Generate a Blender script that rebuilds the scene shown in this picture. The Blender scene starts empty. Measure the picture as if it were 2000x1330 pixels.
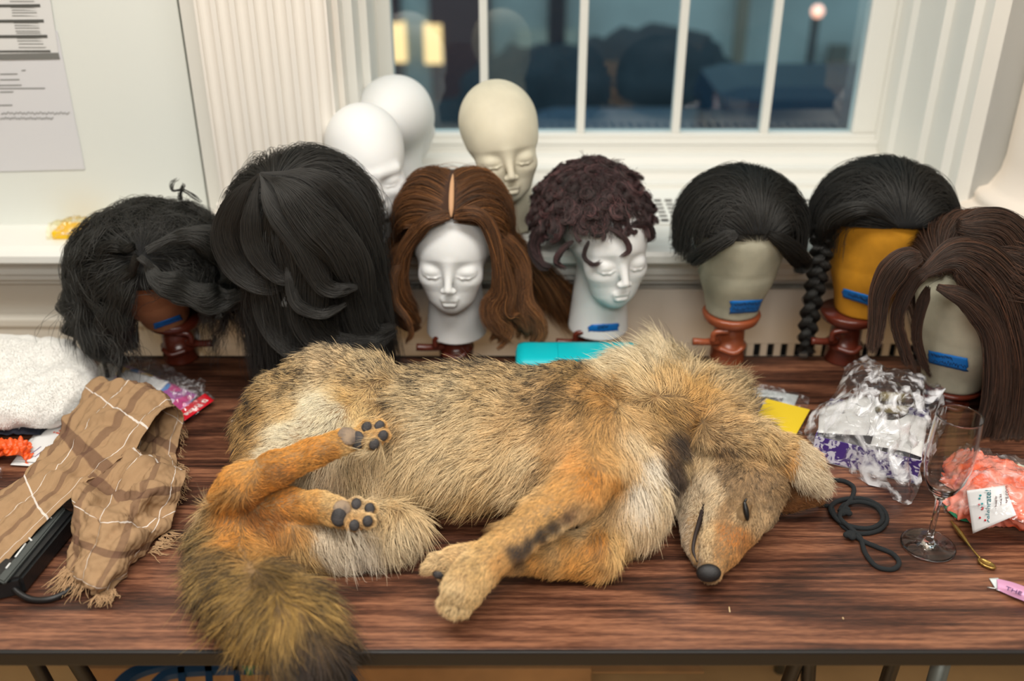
import bpy, bmesh, math, random
import numpy as np
from mathutils import Vector, Matrix
random.seed(7); RNG = np.random.default_rng(7)
scene = bpy.context.scene
COL = scene.collection
TAB = 0.74                                   # table top height
CAMZ, PITCH, FPX = 1.66, math.radians(28.0), 1944.4
# ---------------------------------------------------------------- camera
cd = bpy.data.cameras.new('camera'); cam = bpy.data.objects.new('camera', cd); COL.objects.link(cam)
cam.location = (0, 0, CAMZ); cam.rotation_euler = (math.radians(90) - PITCH, 0, 0)
cd.sensor_width = 36; cd.lens = 35; cd.clip_start = .05; cd.clip_end = 100
cd.dof.use_dof = True; cd.dof.focus_distance = 1.47; cd.dof.aperture_fstop = 1.9
scene.camera = cam
# ---------------------------------------------------------------- world (dusk outside), exposure
w = bpy.data.worlds.new('dusk'); scene.world = w; w.use_nodes = True
w.node_tree.nodes['Background'].inputs[0].default_value = (.27, .38, .43, 1)
w.node_tree.nodes['Background'].inputs[1].default_value = 3.2
vs = scene.view_settings
vs.view_transform = 'Standard'; vs.look = 'None'; vs.exposure = 0.0; vs.gamma = 1; vs.use_curve_mapping = False
# ---------------------------------------------------------------- ceiling lamps
def area(name, loc, size, sy, power, color, rot=(0, 0, 0)):
    l = bpy.data.lights.new(name, 'AREA'); l.shape = 'RECTANGLE'; l.size = size; l.size_y = sy
    l.energy = power; l.color = color
    o = bpy.data.objects.new(name, l); COL.objects.link(o); o.location = loc; o.rotation_euler = rot
    return o
area('ceiling_lamp_light', (-.55, .70, 2.78), 1.2, .5, 33, (1, .975, .925))
area('ceiling_lamp_light', (.75, .55, 2.78), 1.0, .5, 22, (1, .975, .925))
area('ceiling_lamp_light', (0, -1.2, 2.78), 1.6, .6, 54, (1, .975, .93))
scene.cycles.transparent_max_bounces = 48; scene.cycles.transmission_bounces = 16; scene.cycles.max_bounces = 16
# ================================================================ helpers
CS, SN = math.cos(PITCH), math.sin(PITCH)
RT = np.array([1., 0, 0]); UP = np.array([0, SN, CS]); FW = np.array([0, CS, -SN])
CAM = np.array([0, 0, CAMZ])
def ray(px, py):
    return FW + RT * ((px - 1000) / FPX) - UP * ((py - 665) / FPX)
def PZ(px, py, z=0.0):                       # photo pixel -> point z above the table top
    d = ray(px, py); return CAM + d * ((TAB + z - CAMZ) / d[2])
def PY(px, py, Y):                           # photo pixel -> point at distance Y
    d = ray(px, py); return CAM + d * (Y / d[1])
def to_px(p):
    q = p - CAM; dz = q @ FW
    return np.stack([1000 + FPX * (q @ RT) / dz, 665 - FPX * (q @ UP) / dz], -1)
def lin(c):
    return tuple(((x / 255) / 12.92 if x <= 10 else ((x / 255 + .055) / 1.055) ** 2.4) for x in c)
def nrm(v): return v / np.maximum(np.linalg.norm(v, axis=-1, keepdims=True), 1e-9)

def tag(o, label=None, cat=None, group=None, kind=None):
    if label: o['label'] = label
    if cat: o['category'] = cat
    if group: o['group'] = group
    if kind: o['kind'] = kind
    return o
def empty(name, loc, label, cat, group=None):
    o = bpy.data.objects.new(name, None); COL.objects.link(o); o.location = Vector(loc)
    o.empty_display_size = .05
    return tag(o, label, cat, group)
def link(name, me, m=None, parent=None, smooth=False):
    o = bpy.data.objects.new(name, me); COL.objects.link(o)
    if m is not None: me.materials.append(m)
    if smooth: me.shade_smooth()
    if parent is not None:
        o.parent = parent
        t = Vector((0, 0, 0)); p = parent
        while p is not None: t += p.location; p = p.parent
        o.location = -t                       # geometry is given in world coordinates
    return o
def mesh(name, v, f, m=None, parent=None, smooth=True):
    me = bpy.data.meshes.new(name)
    v = np.asarray(v, 'f')
    if isinstance(f, np.ndarray) and f.ndim == 2:
        n, k = f.shape
        me.vertices.add(len(v)); me.vertices.foreach_set('co', v.ravel())
        me.loops.add(n * k); me.loops.foreach_set('vertex_index', f.ravel().astype('i'))
        me.polygons.add(n); me.polygons.foreach_set('loop_start', np.arange(0, n * k, k, dtype='i'))
        me.update(calc_edges=True); me.validate()
    else:
        me.from_pydata([tuple(map(float, x)) for x in v], [], f); me.update()
    return link(name, me, m, parent, smooth)
def bx(bm, x0, x1, y0, y1, z0, z1, bev=0.0):
    r = bmesh.ops.create_cube(bm, size=1, matrix=Matrix.Translation(((x0+x1)/2, (y0+y1)/2, (z0+z1)/2)) @ Matrix.Diagonal((x1-x0, y1-y0, z1-z0, 1)))
    if bev:
        es = {e for v in r['verts'] for e in v.link_edges}
        bmesh.ops.bevel(bm, geom=list(es), offset=bev, segments=2, affect='EDGES', profile=.6)
def bmo(name, bm, m=None, parent=None, smooth=False):
    me = bpy.data.meshes.new(name); bm.to_mesh(me); bm.free()
    o = link(name, me, m, parent, smooth); return o
def box(name, b, m, parent=None, bev=.003):
    bm = bmesh.new(); bx(bm, *b, bev=bev); return bmo(name, bm, m, parent)
def extrude_profile(name, prof, x0, x1, m, parent=None, smooth=False):   # closed (y,z) profile run along x
    n = len(prof); v = [(x0, y, z) for y, z in prof] + [(x1, y, z) for y, z in prof]
    f = [(i, (i+1) % n, n+(i+1) % n, n+i) for i in range(n)] + [tuple(range(n))[::-1], tuple(range(n, 2*n))]
    o = mesh(name, v, f, m, parent, smooth)
    fixn(o); return o
def extrude_plan(name, prof, z0, z1, m, parent=None, smooth=False):      # closed (x,y) profile run up z
    n = len(prof); v = [(x, y, z0) for x, y in prof] + [(x, y, z1) for x, y in prof]
    f = [(i, (i+1) % n, n+(i+1) % n, n+i) for i in range(n)] + [tuple(range(n))[::-1], tuple(range(n, 2*n))]
    o = mesh(name, v, f, m, parent, smooth)
    fixn(o); return o
def fixn(o):
    bm = bmesh.new(); bm.from_mesh(o.data); bmesh.ops.recalc_face_normals(bm, faces=bm.faces); bm.to_mesh(o.data); bm.free()
def catmull(P, n):                            # (k,d) -> (n,d)
    P = np.asarray(P, float); k = len(P)
    t = np.linspace(0, k-1, n); i = np.minimum(t.astype(int), k-2); u = (t-i)[:, None] if P.ndim == 2 else (t-i)[:, None, None]
    g = lambda j: P[np.clip(j, 0, k-1)]
    p0, p1, p2, p3 = g(i-1), g(i), g(i+1), g(i+2)
    p0 = np.where((i == 0).reshape([-1]+[1]*(P.ndim-1)), 2*p1-p2, p0); p3 = np.where((i == k-2).reshape([-1]+[1]*(P.ndim-1)), 2*p2-p1, p3)
    return .5*(2*p1+(p2-p0)*u+(2*p0-5*p1+4*p2-p3)*u*u+(3*p1-p0-3*p2+p3)*u**3)
def tube(name, pts, rad, m, parent=None, n=80, sides=10, closed=False):
    P = catmull(pts, n) if n else np.asarray(pts, float)
    n = len(P); T = nrm(np.gradient(P, axis=0)); R = np.interp(np.linspace(0, 1, n), np.linspace(0, 1, len(np.atleast_1d(rad))), np.atleast_1d(rad))
    up = np.array([0, 0, 1.]) if abs(T[0][2]) < .9 else np.array([1., 0, 0])
    A = []; a = nrm(np.cross(T[0], up))
    for t in T:
        a = nrm(a - t*(a@t)); A.append(a)
    A = np.array(A); B = np.cross(T, A)
    th = np.linspace(0, 2*math.pi, sides, endpoint=False)
    V = P[:, None] + R[:, None, None]*(np.cos(th)[None, :, None]*A[:, None] + np.sin(th)[None, :, None]*B[:, None])
    V = V.reshape(-1, 3); f = []
    for i in range(n-1):
        for j in range(sides):
            k = (j+1) % sides; f.append((i*sides+j, i*sides+k, (i+1)*sides+k, (i+1)*sides+j))
    f += [tuple(range(sides))[::-1], tuple(range((n-1)*sides, n*sides))]
    return mesh(name, V, f, m, parent)
def lathe(name, prof, c, m, parent=None, n=48, axis=(0, 0, 1)):           # prof [(r,h)]
    ax = nrm(np.array(axis, float)); a = nrm(np.cross(ax, [0, 1., 0] if abs(ax[1]) < .9 else [1., 0, 0])); b = np.cross(ax, a)
    V = []; f = []; k = len(prof)
    for r, h in prof:
        for j in range(n):
            t = 2*math.pi*j/n; V.append(np.array(c)+ax*h+(a*math.cos(t)+b*math.sin(t))*max(r, 1e-5))
    for i in range(k-1):
        for j in range(n):
            q = (j+1) % n; f.append((i*n+j, i*n+q, (i+1)*n+q, (i+1)*n+j))
    o = mesh(name, V, f, m, parent); fixn(o); return o
_fn = np.random.default_rng(3)
_K = _fn.normal(size=(40, 3)); _PH = _fn.uniform(0, 6.28, 40)
def noise3(p, s, seed=0):                     # smooth pseudo noise ~[-1,1]
    q = p / s; o = np.zeros(q.shape[:-1])
    for i in range(8):
        j = (i + seed*5) % 40
        o = o + np.sin(q @ _K[j] * (1 + .13*i) * 2.2 + _PH[j] + 1.3*np.sin(q @ _K[(j+11) % 40] * 1.7 + _PH[(j+3) % 40]))
    return o / 3.2
def loft(name, ctrl, m, parent=None, nu=60, nv=40, amp=0, ns=.03, thick=0, smooth=True, px=True, seed=0, fine=0, fns=.008):
    # ctrl rows of (px,py,z) or xyz control points -> bicubic cloth surface with UVs
    C = np.array([[PZ(*c) if px else c for c in r] for r in ctrl], float)
    S = catmull(C, nu); S = np.transpose(catmull(np.transpose(S, (1, 0, 2)), nv), (1, 0, 2))
    if amp or fine:
        du = np.gradient(S, axis=0); dv = np.gradient(S, axis=1); N = nrm(np.cross(du, dv))
        S = S + N*(amp*noise3(S, ns, seed) + fine*noise3(S, fns, seed+1))[..., None]
    S[..., 2] = np.maximum(S[..., 2], TAB+.0015) if px else S[..., 2]
    I = np.arange(nu*nv).reshape(nu, nv)
    F = np.stack([I[:-1, :-1], I[1:, :-1], I[1:, 1:], I[:-1, 1:]], -1).reshape(-1, 4)
    o = mesh(name, S.reshape(-1, 3), F, m, parent, smooth)
    uv = o.data.uv_layers.new(name='UVMap')
    U, Vv = np.meshgrid(np.linspace(0, 1, nu), np.linspace(0, 1, nv), indexing='ij')
    uvv = np.stack([U, Vv], -1).reshape(-1, 2)
    li = np.zeros(len(o.data.loops), 'i'); o.data.loops.foreach_get('vertex_index', li)
    uv.data.foreach_set('uv', uvv[li].astype('f').ravel())
    if thick:
        md = o.modifiers.new('t', 'SOLIDIFY'); md.thickness = thick; md.offset = 0
    return o
# ---------------------------------------------------------------- signed-distance modelling (one continuous surface)
class Field:
    def __init__(s, lo, hi, h):
        s.lo = np.array(lo, float); s.h = h; s.n = np.ceil((np.array(hi)-s.lo)/h).astype(int)+1
        s.F = np.full(s.n, .2, np.float32)
        s.ax = [s.lo[i]+h*np.arange(s.n[i]) for i in range(3)]
    def _box(s, lo, hi, pad):
        a = np.clip(((lo-pad-s.lo)/s.h).astype(int), 0, s.n-1); b = np.clip(((hi+pad-s.lo)/s.h).astype(int)+2, 1, s.n)
        sl = tuple(slice(a[i], b[i]) for i in range(3))
        X = np.stack(np.meshgrid(*[s.ax[i][sl[i]] for i in range(3)], indexing='ij'), -1)
        return sl, X
    def _join(s, sl, d, k, sub=False):
        A = s.F[sl]
        if sub:
            d = -d; hh = np.clip(.5+.5*(d-A)/k, 0, 1); s.F[sl] = A*(1-hh)+d*hh+k*hh*(1-hh)
        else:
            hh = np.clip(.5+.5*(A-d)/k, 0, 1); s.F[sl] = A*(1-hh)+d*hh-k*hh*(1-hh)
    def cone(s, a, b, ra, rb, k=.01, flat=1.0, sub=False):
        a = np.array(a, float); b = np.array(b, float); r = max(ra, rb)
        sl, X = s._box(np.minimum(a, b)-r, np.maximum(a, b)+r, k*1.5+2*s.h)
        q = np.array([1, 1, 1/flat]); A = a*q; B = b*q; P = X*q
        ab = B-A; L = max(ab@ab, 1e-12); t = np.clip(((P-A)@ab)/L, 0, 1)
        d = np.linalg.norm(P-A-t[..., None]*ab, axis=-1)-(ra+(rb-ra)*t)
        s._join(sl, d*(flat if flat < 1 else 1), k, sub)
    def ell(s, c, r, k=.01, rot=None, sub=False):
        c = np.array(c, float); r = np.array(r, float)
        sl, X = s._box(c-r.max(), c+r.max(), k*1.5+2*s.h)
        P = X-c
        if rot is not None: P = P @ np.array(rot)          # rot: columns = local axes
        k0 = np.linalg.norm(P/r, axis=-1); k1 = np.linalg.norm(P/(r*r), axis=-1)
        s._join(sl, k0*(k0-1)/np.maximum(k1, 1e-9), k, sub)
    def chain(s, pts, k=.012, flat=1.0):
        for p, q in zip(pts[:-1], pts[1:]): s.cone(p[:3], q[:3], p[3], q[3], k, flat)
    def floor(s, z):
        s.F = np.maximum(s.F, (z-s.ax[2])[None, None, :].astype('f'))
    def nets(s):
        F = s.F; nx, ny, nz = F.shape; S = F < 0
        c = np.zeros((nx-1, ny-1, nz-1), int)
        for i in (0, 1):
            for j in (0, 1):
                for k in (0, 1): c += S[i:nx-1+i, j:ny-1+j, k:nz-1+k]
        act = (c > 0) & (c < 8); idx = np.argwhere(act); M = -np.ones(c.shape, int); M[act] = np.arange(len(idx))
        P = np.zeros((len(idx), 3)); W = np.zeros(len(idx))
        cor = [(i, j, k) for i in (0, 1) for j in (0, 1) for k in (0, 1)]
        for a in cor:
            for d in range(3):
                if a[d]: continue
                b = list(a); b[d] = 1
                fa = F[tuple((idx+a).T)]; fb = F[tuple((idx+b).T)]
                m = (fa < 0) != (fb < 0); t = np.where(m, fa/np.where(m, fa-fb, 1), 0)
                p = np.array(a, float)+0*idx; p[:, d] += t
                P += p*m[:, None]; W += m
        V = s.lo+s.h*(idx+P/W[:, None])
        Q = []
        for d in range(3):
            e = [(1, 0, 0), (0, 1, 0), (0, 0, 1)][d]; o1, o2 = [x for x in range(3) if x != d]
            A = S[tuple(slice(0, -1) if x == d else slice(1, -1) for x in range(3))]
            B = S[tuple(slice(1, None) if x == d else slice(1, -1) for x in range(3))]
            for flip, mm in ((False, A & ~B), (True, ~A & B)):
                q = np.argwhere(mm)
                if len(q) == 0: continue
                q[:, o1] += 1; q[:, o2] += 1
                def g(u, v):
                    r = q.copy(); r[:, o1] += u; r[:, o2] += v; return M[tuple(r.T)]
                quad = np.stack([g(-1, -1), g(0, -1), g(0, 0), g(-1, 0)], 1)
                if (d == 1) != flip: quad = quad[:, ::-1]
                Q.append(quad)
        return V, np.concatenate(Q)
    def grad(s, p):
        q = (p-s.lo)/s.h; i = np.clip(np.round(q).astype(int), 1, s.n-2); o = []
        for d in range(3):
            a = i.copy(); a[:, d] += 1; b = i.copy(); b[:, d] -= 1
            o.append(s.F[tuple(a.T)]-s.F[tuple(b.T)])
        return nrm(np.stack(o, -1).astype(float))
    def val(s, p):
        q = np.clip((p-s.lo)/s.h, 0, s.n-1.001); i = q.astype(int); u = q-i; o = 0
        for a in (0, 1):
            for b in (0, 1):
                for c in (0, 1):
                    wgt = (u[:, 0] if a else 1-u[:, 0])*(u[:, 1] if b else 1-u[:, 1])*(u[:, 2] if c else 1-u[:, 2])
                    o = o+wgt*s.F[i[:, 0]+a, i[:, 1]+b, i[:, 2]+c]
        return o
def sample_mesh(V, Q, n, wfun=None, rng=RNG):
    T = np.concatenate([Q[:, [0, 1, 2]], Q[:, [0, 2, 3]]]); a, b, c = V[T[:, 0]], V[T[:, 1]], V[T[:, 2]]
    N = np.cross(b-a, c-a); A = np.linalg.norm(N, axis=1); C = (a+b+c)/3
    wt = A if wfun is None else A*wfun(C, N/np.maximum(A, 1e-12)[:, None])
    cum = np.cumsum(wt); i = np.searchsorted(cum, rng.random(n)*cum[-1]); i = np.minimum(i, len(T)-1)
    u = rng.random(n); v = rng.random(n); s = u+v > 1; u[s] = 1-u[s]; v[s] = 1-v[s]
    return a[i]+(b[i]-a[i])*u[:, None]+(c[i]-a[i])*v[:, None]
def hair(name, P, rad, m, parent=None, col=None, tip=None):    # P (n,k,3) strands, rad (k,) or (n,k)
    n, k = P.shape[:2]; hc = bpy.data.hair_curves.new(name); hc.add_curves([k]*n)
    hc.points.foreach_set('position', np.ascontiguousarray(P, 'f').ravel())
    hc.points.foreach_set('radius', np.ascontiguousarray(np.broadcast_to(rad, (n, k)), 'f').ravel())
    if col is not None:
        c = np.ones((n, 4), 'f'); c[:, :3] = col; a = hc.attributes.new('col', 'FLOAT_COLOR', 'CURVE'); a.data.foreach_set('color', c.ravel())
    if tip is not None:
        a = hc.attributes.new('tip', 'FLOAT', 'CURVE'); a.data.foreach_set('value', np.asarray(tip, 'f'))
    return link(name, hc, m, parent)
# ---------------------------------------------------------------- materials
_M = {}
def mat(name, c, rough=.5, metal=0, bump=0, bs=200, spec=.5, sss=0, coat=0, var=0, vs_=8, var2=None, **kw):
    if name in _M: return _M[name]
    m = bpy.data.materials.new(name); m.use_nodes = True; nt = m.node_tree; p = nt.nodes['Principled BSDF']; _M[name] = m
    C = lin(c)+(1,); p.inputs['Base Color'].default_value = C; p.inputs['Roughness'].default_value = rough; p.inputs['Metallic'].default_value = metal
    p.inputs['Specular IOR Level'].default_value = spec; p.inputs['Coat Weight'].default_value = coat
    if sss: p.inputs['Subsurface Weight'].default_value = sss; p.inputs['Subsurface Radius'].default_value = (1, .8, .6); p.inputs['Subsurface Scale'].default_value = .006
    tc = nt.nodes.new('ShaderNodeTexCoord')
    if bump:
        n = nt.nodes.new('ShaderNodeTexNoise'); n.inputs['Scale'].default_value = bs; n.inputs['Detail'].default_value = 3
        b = nt.nodes.new('ShaderNodeBump'); b.inputs['Strength'].default_value = bump; b.inputs['Distance'].default_value = .002
        nt.links.new(tc.outputs['Object'], n.inputs['Vector']); nt.links.new(n.outputs['Fac'], b.inputs['Height']); nt.links.new(b.outputs['Normal'], p.inputs['Normal'])
    if var:
        n = nt.nodes.new('ShaderNodeTexNoise'); n.inputs['Scale'].default_value = vs_; n.inputs['Detail'].default_value = 4
        r = nt.nodes.new('ShaderNodeValToRGB'); c2 = var2 or tuple(x*(1-var) for x in c)
        r.color_ramp.elements[0].color = lin(c2)+(1,); r.color_ramp.elements[0].position = .35
        r.color_ramp.elements[1].color = C; r.color_ramp.elements[1].position = .62
        nt.links.new(tc.outputs['Object'], n.inputs['Vector']); nt.links.new(n.outputs['Fac'], r.inputs['Fac']); nt.links.new(r.outputs['Color'], p.inputs['Base Color'])
    for k_, v_ in kw.items(): p.inputs[k_.replace('_', ' ')].default_value = v_
    return m
def film(name, tint=(255, 255, 255), white=.25, sc=60, rough=.12, lo=.52, hi=.68):       # thin clear plastic film with whitish creases
    m = bpy.data.materials.new(name); m.use_nodes = True; nt = m.node_tree; nt.nodes.clear()
    o = nt.nodes.new('ShaderNodeOutputMaterial'); t = nt.nodes.new('ShaderNodeBsdfTransparent'); t.inputs[0].default_value = lin(tint)+(1,)
    g = nt.nodes.new('ShaderNodeBsdfGlossy'); g.inputs['Roughness'].default_value = rough; g.inputs[0].default_value = (.9, .9, .9, 1)
    d = nt.nodes.new('ShaderNodeBsdfDiffuse'); d.inputs[0].default_value = (.8, .8, .82, 1)
    lw = nt.nodes.new('ShaderNodeLayerWeight'); lw.inputs[0].default_value = .5; fr = nt.nodes.new('ShaderNodeMath'); fr.operation = 'POWER'; fr.inputs[1].default_value = 4; nt.links.new(lw.outputs['Facing'], fr.inputs[0])
    mu = nt.nodes.new('ShaderNodeMath'); mu.operation = 'MULTIPLY_ADD'; mu.inputs[1].default_value = .7; mu.inputs[2].default_value = .06
    n = nt.nodes.new('ShaderNodeTexNoise'); n.inputs['Scale'].default_value = sc; n.inputs['Detail'].default_value = 5; n.inputs['Distortion'].default_value = 1.2
    r = nt.nodes.new('ShaderNodeValToRGB'); r.color_ramp.elements[0].position = lo; r.color_ramp.elements[0].color = (.03, .03, .03, 1)
    r.color_ramp.elements[1].position = hi; r.color_ramp.elements[1].color = (white*2, white*2, white*2, 1)
    tc = nt.nodes.new('ShaderNodeTexCoord'); nt.links.new(tc.outputs['Object'], n.inputs['Vector']); nt.links.new(n.outputs['Fac'], r.inputs['Fac'])
    m1 = nt.nodes.new('ShaderNodeMixShader'); m2 = nt.nodes.new('ShaderNodeMixShader')
    nt.links.new(fr.outputs[0], mu.inputs[0]); nt.links.new(mu.outputs[0], m2.inputs[0])
    nt.links.new(r.outputs['Color'], m1.inputs[0]); nt.links.new(t.outputs[0], m1.inputs[1]); nt.links.new(d.outputs[0], m1.inputs[2])
    nt.links.new(m1.outputs[0], m2.inputs[1]); nt.links.new(g.outputs[0], m2.inputs[2]); nt.links.new(m2.outputs[0], o.inputs[0])
    return m
def hair_mat(name, tipcol=(20, 14, 8), base_dark=.0, gloss=.12, grough=.35, root=.55):
    m = bpy.data.materials.new(name); m.use_nodes = True; nt = m.node_tree; nt.nodes.clear(); N = nt.nodes.new; L = nt.links.new
    o = N('ShaderNodeOutputMaterial'); at = N('ShaderNodeAttribute'); at.attribute_name = 'col'; tp = N('ShaderNodeAttribute'); tp.attribute_name = 'tip'
    hi = N('ShaderNodeHairInfo')
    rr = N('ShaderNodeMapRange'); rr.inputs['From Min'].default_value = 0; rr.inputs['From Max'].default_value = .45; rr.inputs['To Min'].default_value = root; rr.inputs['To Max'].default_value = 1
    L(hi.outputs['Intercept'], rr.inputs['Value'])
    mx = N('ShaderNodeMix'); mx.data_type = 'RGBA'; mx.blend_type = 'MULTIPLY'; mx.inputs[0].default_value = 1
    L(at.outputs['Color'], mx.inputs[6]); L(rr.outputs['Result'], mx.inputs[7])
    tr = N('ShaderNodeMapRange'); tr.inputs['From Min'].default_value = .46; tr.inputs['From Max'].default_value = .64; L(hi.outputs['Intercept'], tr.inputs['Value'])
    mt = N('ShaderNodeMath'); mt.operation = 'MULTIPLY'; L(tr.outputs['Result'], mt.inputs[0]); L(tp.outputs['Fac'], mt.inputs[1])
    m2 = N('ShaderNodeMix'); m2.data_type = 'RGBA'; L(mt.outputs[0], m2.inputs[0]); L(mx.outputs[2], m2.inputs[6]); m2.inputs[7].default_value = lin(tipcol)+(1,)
    d = N('ShaderNodeBsdfDiffuse'); L(m2.outputs[2], d.inputs[0])
    h = N('ShaderNodeBsdfHair'); h.component = 'Reflection'; h.inputs['RoughnessU'].default_value = grough; h.inputs['RoughnessV'].default_value = 1.0; h.inputs[0].default_value = (1, .97, .92, 1)
    ms = N('ShaderNodeMixShader'); ms.inputs[0].default_value = gloss; L(d.outputs[0], ms.inputs[1]); L(h.outputs[0], ms.inputs[2]); L(ms.outputs[0], o.inputs[0])
    return m
WHITE = mat('white_paint', (232, 230, 222), .45, bump=.08, bs=60)
# ================================================================ the room
S = 'structure'
WY = 1.85                                     # face of the panelled wall
def st(o): o['kind'] = S; return o
st(box('floor', (-2.4, 2.4, -2.6, 2.1, -.02, 0), None, bev=0)).data.materials.append(mat('floor_boards', (205, 165, 112), .4, var=.12, vs_=4))
st(box('ceiling', (-2.4, 2.4, -2.6, 2.3, 2.85, 2.9), WHITE, bev=0))
GREYW = mat('room_paint', (190, 190, 186), .7)
st(box('wall_left', (-2.45, -2.4, -2.6, 1.9, 0, 2.85), GREYW, bev=0))
st(box('wall_right', (2.4, 2.45, -2.6, 1.9, 0, 2.85), GREYW, bev=0))
st(box('wall_rear', (-2.4, 2.4, -2.65, -2.6, 0, 2.85), mat('rear_paint', (96, 100, 104), .8), bev=0))
# back wall: left field, right field, above and below the window
X0, X1 = -.30, .862
PANEL = mat('panel_white', (228, 231, 224), .5, bump=.05, bs=40)
bm = bmesh.new()
bx(bm, -2.4, -.598, WY+.001, WY+.05, .93, 2.85, .0015)
st(bmo('wall_back_left', bm, PANEL))
bm = bmesh.new(); bx(bm, -.594, X0-.03, WY+.001, WY+.05, .93, 2.85); st(bmo('wall_back', bm, WHITE))
bm = bmesh.new(); bx(bm, -.6, -.592, WY+.01, WY+.04, .93, 2.85); bx(bm, -2.4, -.59, WY+.004, WY+.03, .9335, .941)
st(bmo('trim_1', bm, mat('dark_gap', (40, 48, 38), .8)))
st(box('wall_back_right', (X1+.03, 2.4, WY, WY+.35, .93, 2.85), WHITE, bev=0))
st(box('wall_back_lower', (-2.4, 2.4, 1.80, 2.3, 0, .90), mat('lower_paint', (205, 198, 186), .6), bev=0))
st(box('wall_back_upper', (X0-.03, X1+.03, WY, 2.30, 2.45, 2.85), WHITE, bev=0))
# window reveals, stepped like a moulded casing
WIN = 2.20
def reveal(n, s, xf, xb):
    pr = [(xf, WY), (xf+s*.004, WY+.03), (xf+s*.02, WY+.035), (xf+s*.02, WY+.12), (xf+s*.034, WY+.125), (xf+s*.034, WY+.20), (xb-s*.01, WIN-.10), (xb, WIN-.09), (xb, WIN+.06), (xf-s*.12, WIN+.06), (xf-s*.12, WY)]
    st(extrude_plan(n, pr, .90, 2.45, WHITE))
reveal('trim_2', 1, X0-.012, X0+.012)
reveal('trim_3', -1, X1, X1-.045)
# stool and apron under the sash: stepped white woodwork rising from the ledge to the sash
pr = [(2.07, .93), (2.07, .945), (2.09, .95), (2.10, .958), (2.10, .968), (2.125, .972), (2.135, .985), (WIN-.03, .987), (WIN-.03, 1.0), (WIN+.06, 1.0), (WIN+.06, .93)]
st(extrude_profile('trim_4', pr, X0+.02, X1-.02, WHITE))
# ledge over the radiator cover, running the whole wall
LEDGE = mat('ledge_paint', (238, 237, 230), .4)
pr = [(2.12, .935), (1.745, .935), (1.722, .932), (1.716, .925), (1.716, .912), (1.722, .906), (1.738, .903), (1.742, .893), (1.750, .885), (1.752, .872), (1.762, .868), (1.765, .855), (1.782, .850), (1.785, .838), (1.80, .835), (1.80, .90), (2.12, .90)]
led = bmesh.new()
o = st(extrude_profile('trim_5', pr, -2.4, 2.4, LEDGE))
# lower wall left of the radiator cover: framed panel
bm = bmesh.new()
bx(bm, -2.4, -.66, 1.775, 1.80, .745, .765, .004); bx(bm, -2.4, -.66, 1.78, 1.80, .30, .745, .002); bx(bm, -.66, -.60, 1.765, 1.80, 0, .835, .004)
st(bmo('trim_6', bm, mat('shade_paint', (215, 210, 198), .55)))
# window sash
win = bpy.data.objects.new('window_1', None); COL.objects.link(win); win.location = (.28, WIN, 1.0); win['kind'] = S
bm = bmesh.new(); GX0, GX1 = X0+.045, X1-.10
bx(bm, X0+.03, X1-.03, WIN-.02, WIN+.03, .99, 1.022, .003)
bx(bm, X0+.03, X1-.03, WIN-.03, WIN-.015, 1.0, 1.010, .003)
bx(bm, X1-.10, X1-.03, WIN-.012, WIN+.03, 1.022, 2.42, .004)
bx(bm, X1-.050, X1-.03, WIN-.028, WIN+.03, 1.0, 2.42, .004)
bx(bm, X0+.0, X0+.042, WIN-.02, WIN+.03, 1.022, 2.42, .004)
bx(bm, X0+.03, X1-.03, WIN-.02, WIN+.03, 2.38, 2.45, .003)
bmo('window_frame', bm, WHITE, win)
for i, px in enumerate((947, 1133, 1318, 1490)):
    x = PY(px, 258, WIN)[0]
    bm = bmesh.new(); bx(bm, x-.009, x+.009, WIN-.014, WIN+.02, 1.02, 2.38, .004); bmo('muntin', bm, WHITE, win)
gl = bpy.data.materials.new('window_glass'); gl.use_nodes = True; nt = gl.node_tree; nt.nodes.clear()
o_ = nt.nodes.new('ShaderNodeOutputMaterial'); t_ = nt.nodes.new('ShaderNodeBsdfTransparent'); g_ = nt.nodes.new('ShaderNodeBsdfGlossy'); g_.inputs['Roughness'].default_value = .01
t_.inputs[0].default_value = (.85, .93, .95, 1); mx_ = nt.nodes.new('ShaderNodeMixShader'); fr_ = nt.nodes.new('ShaderNodeFresnel'); fr_.inputs[0].default_value = 1.5
mu_ = nt.nodes.new('ShaderNodeMath'); mu_.operation = 'MULTIPLY_ADD'; mu_.inputs[1].default_value = 3.2; mu_.inputs[2].default_value = .03
nt.links.new(fr_.outputs[0], mu_.inputs[0]); nt.links.new(mu_.outputs[0], mx_.inputs[0]); nt.links.new(t_.outputs[0], mx_.inputs[1]); nt.links.new(g_.outputs[0], mx_.inputs[2]); nt.links.new(mx_.outputs[0], o_.inputs[0])
mesh('window_pane', [(GX0-.03, WIN+.004, 1.0), (GX1+.02, WIN+.004, 1.0), (GX1+.02, WIN-.014, 2.42), (GX0-.03, WIN-.014, 2.42)], [(0, 1, 2, 3)], gl, win, False)
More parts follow.
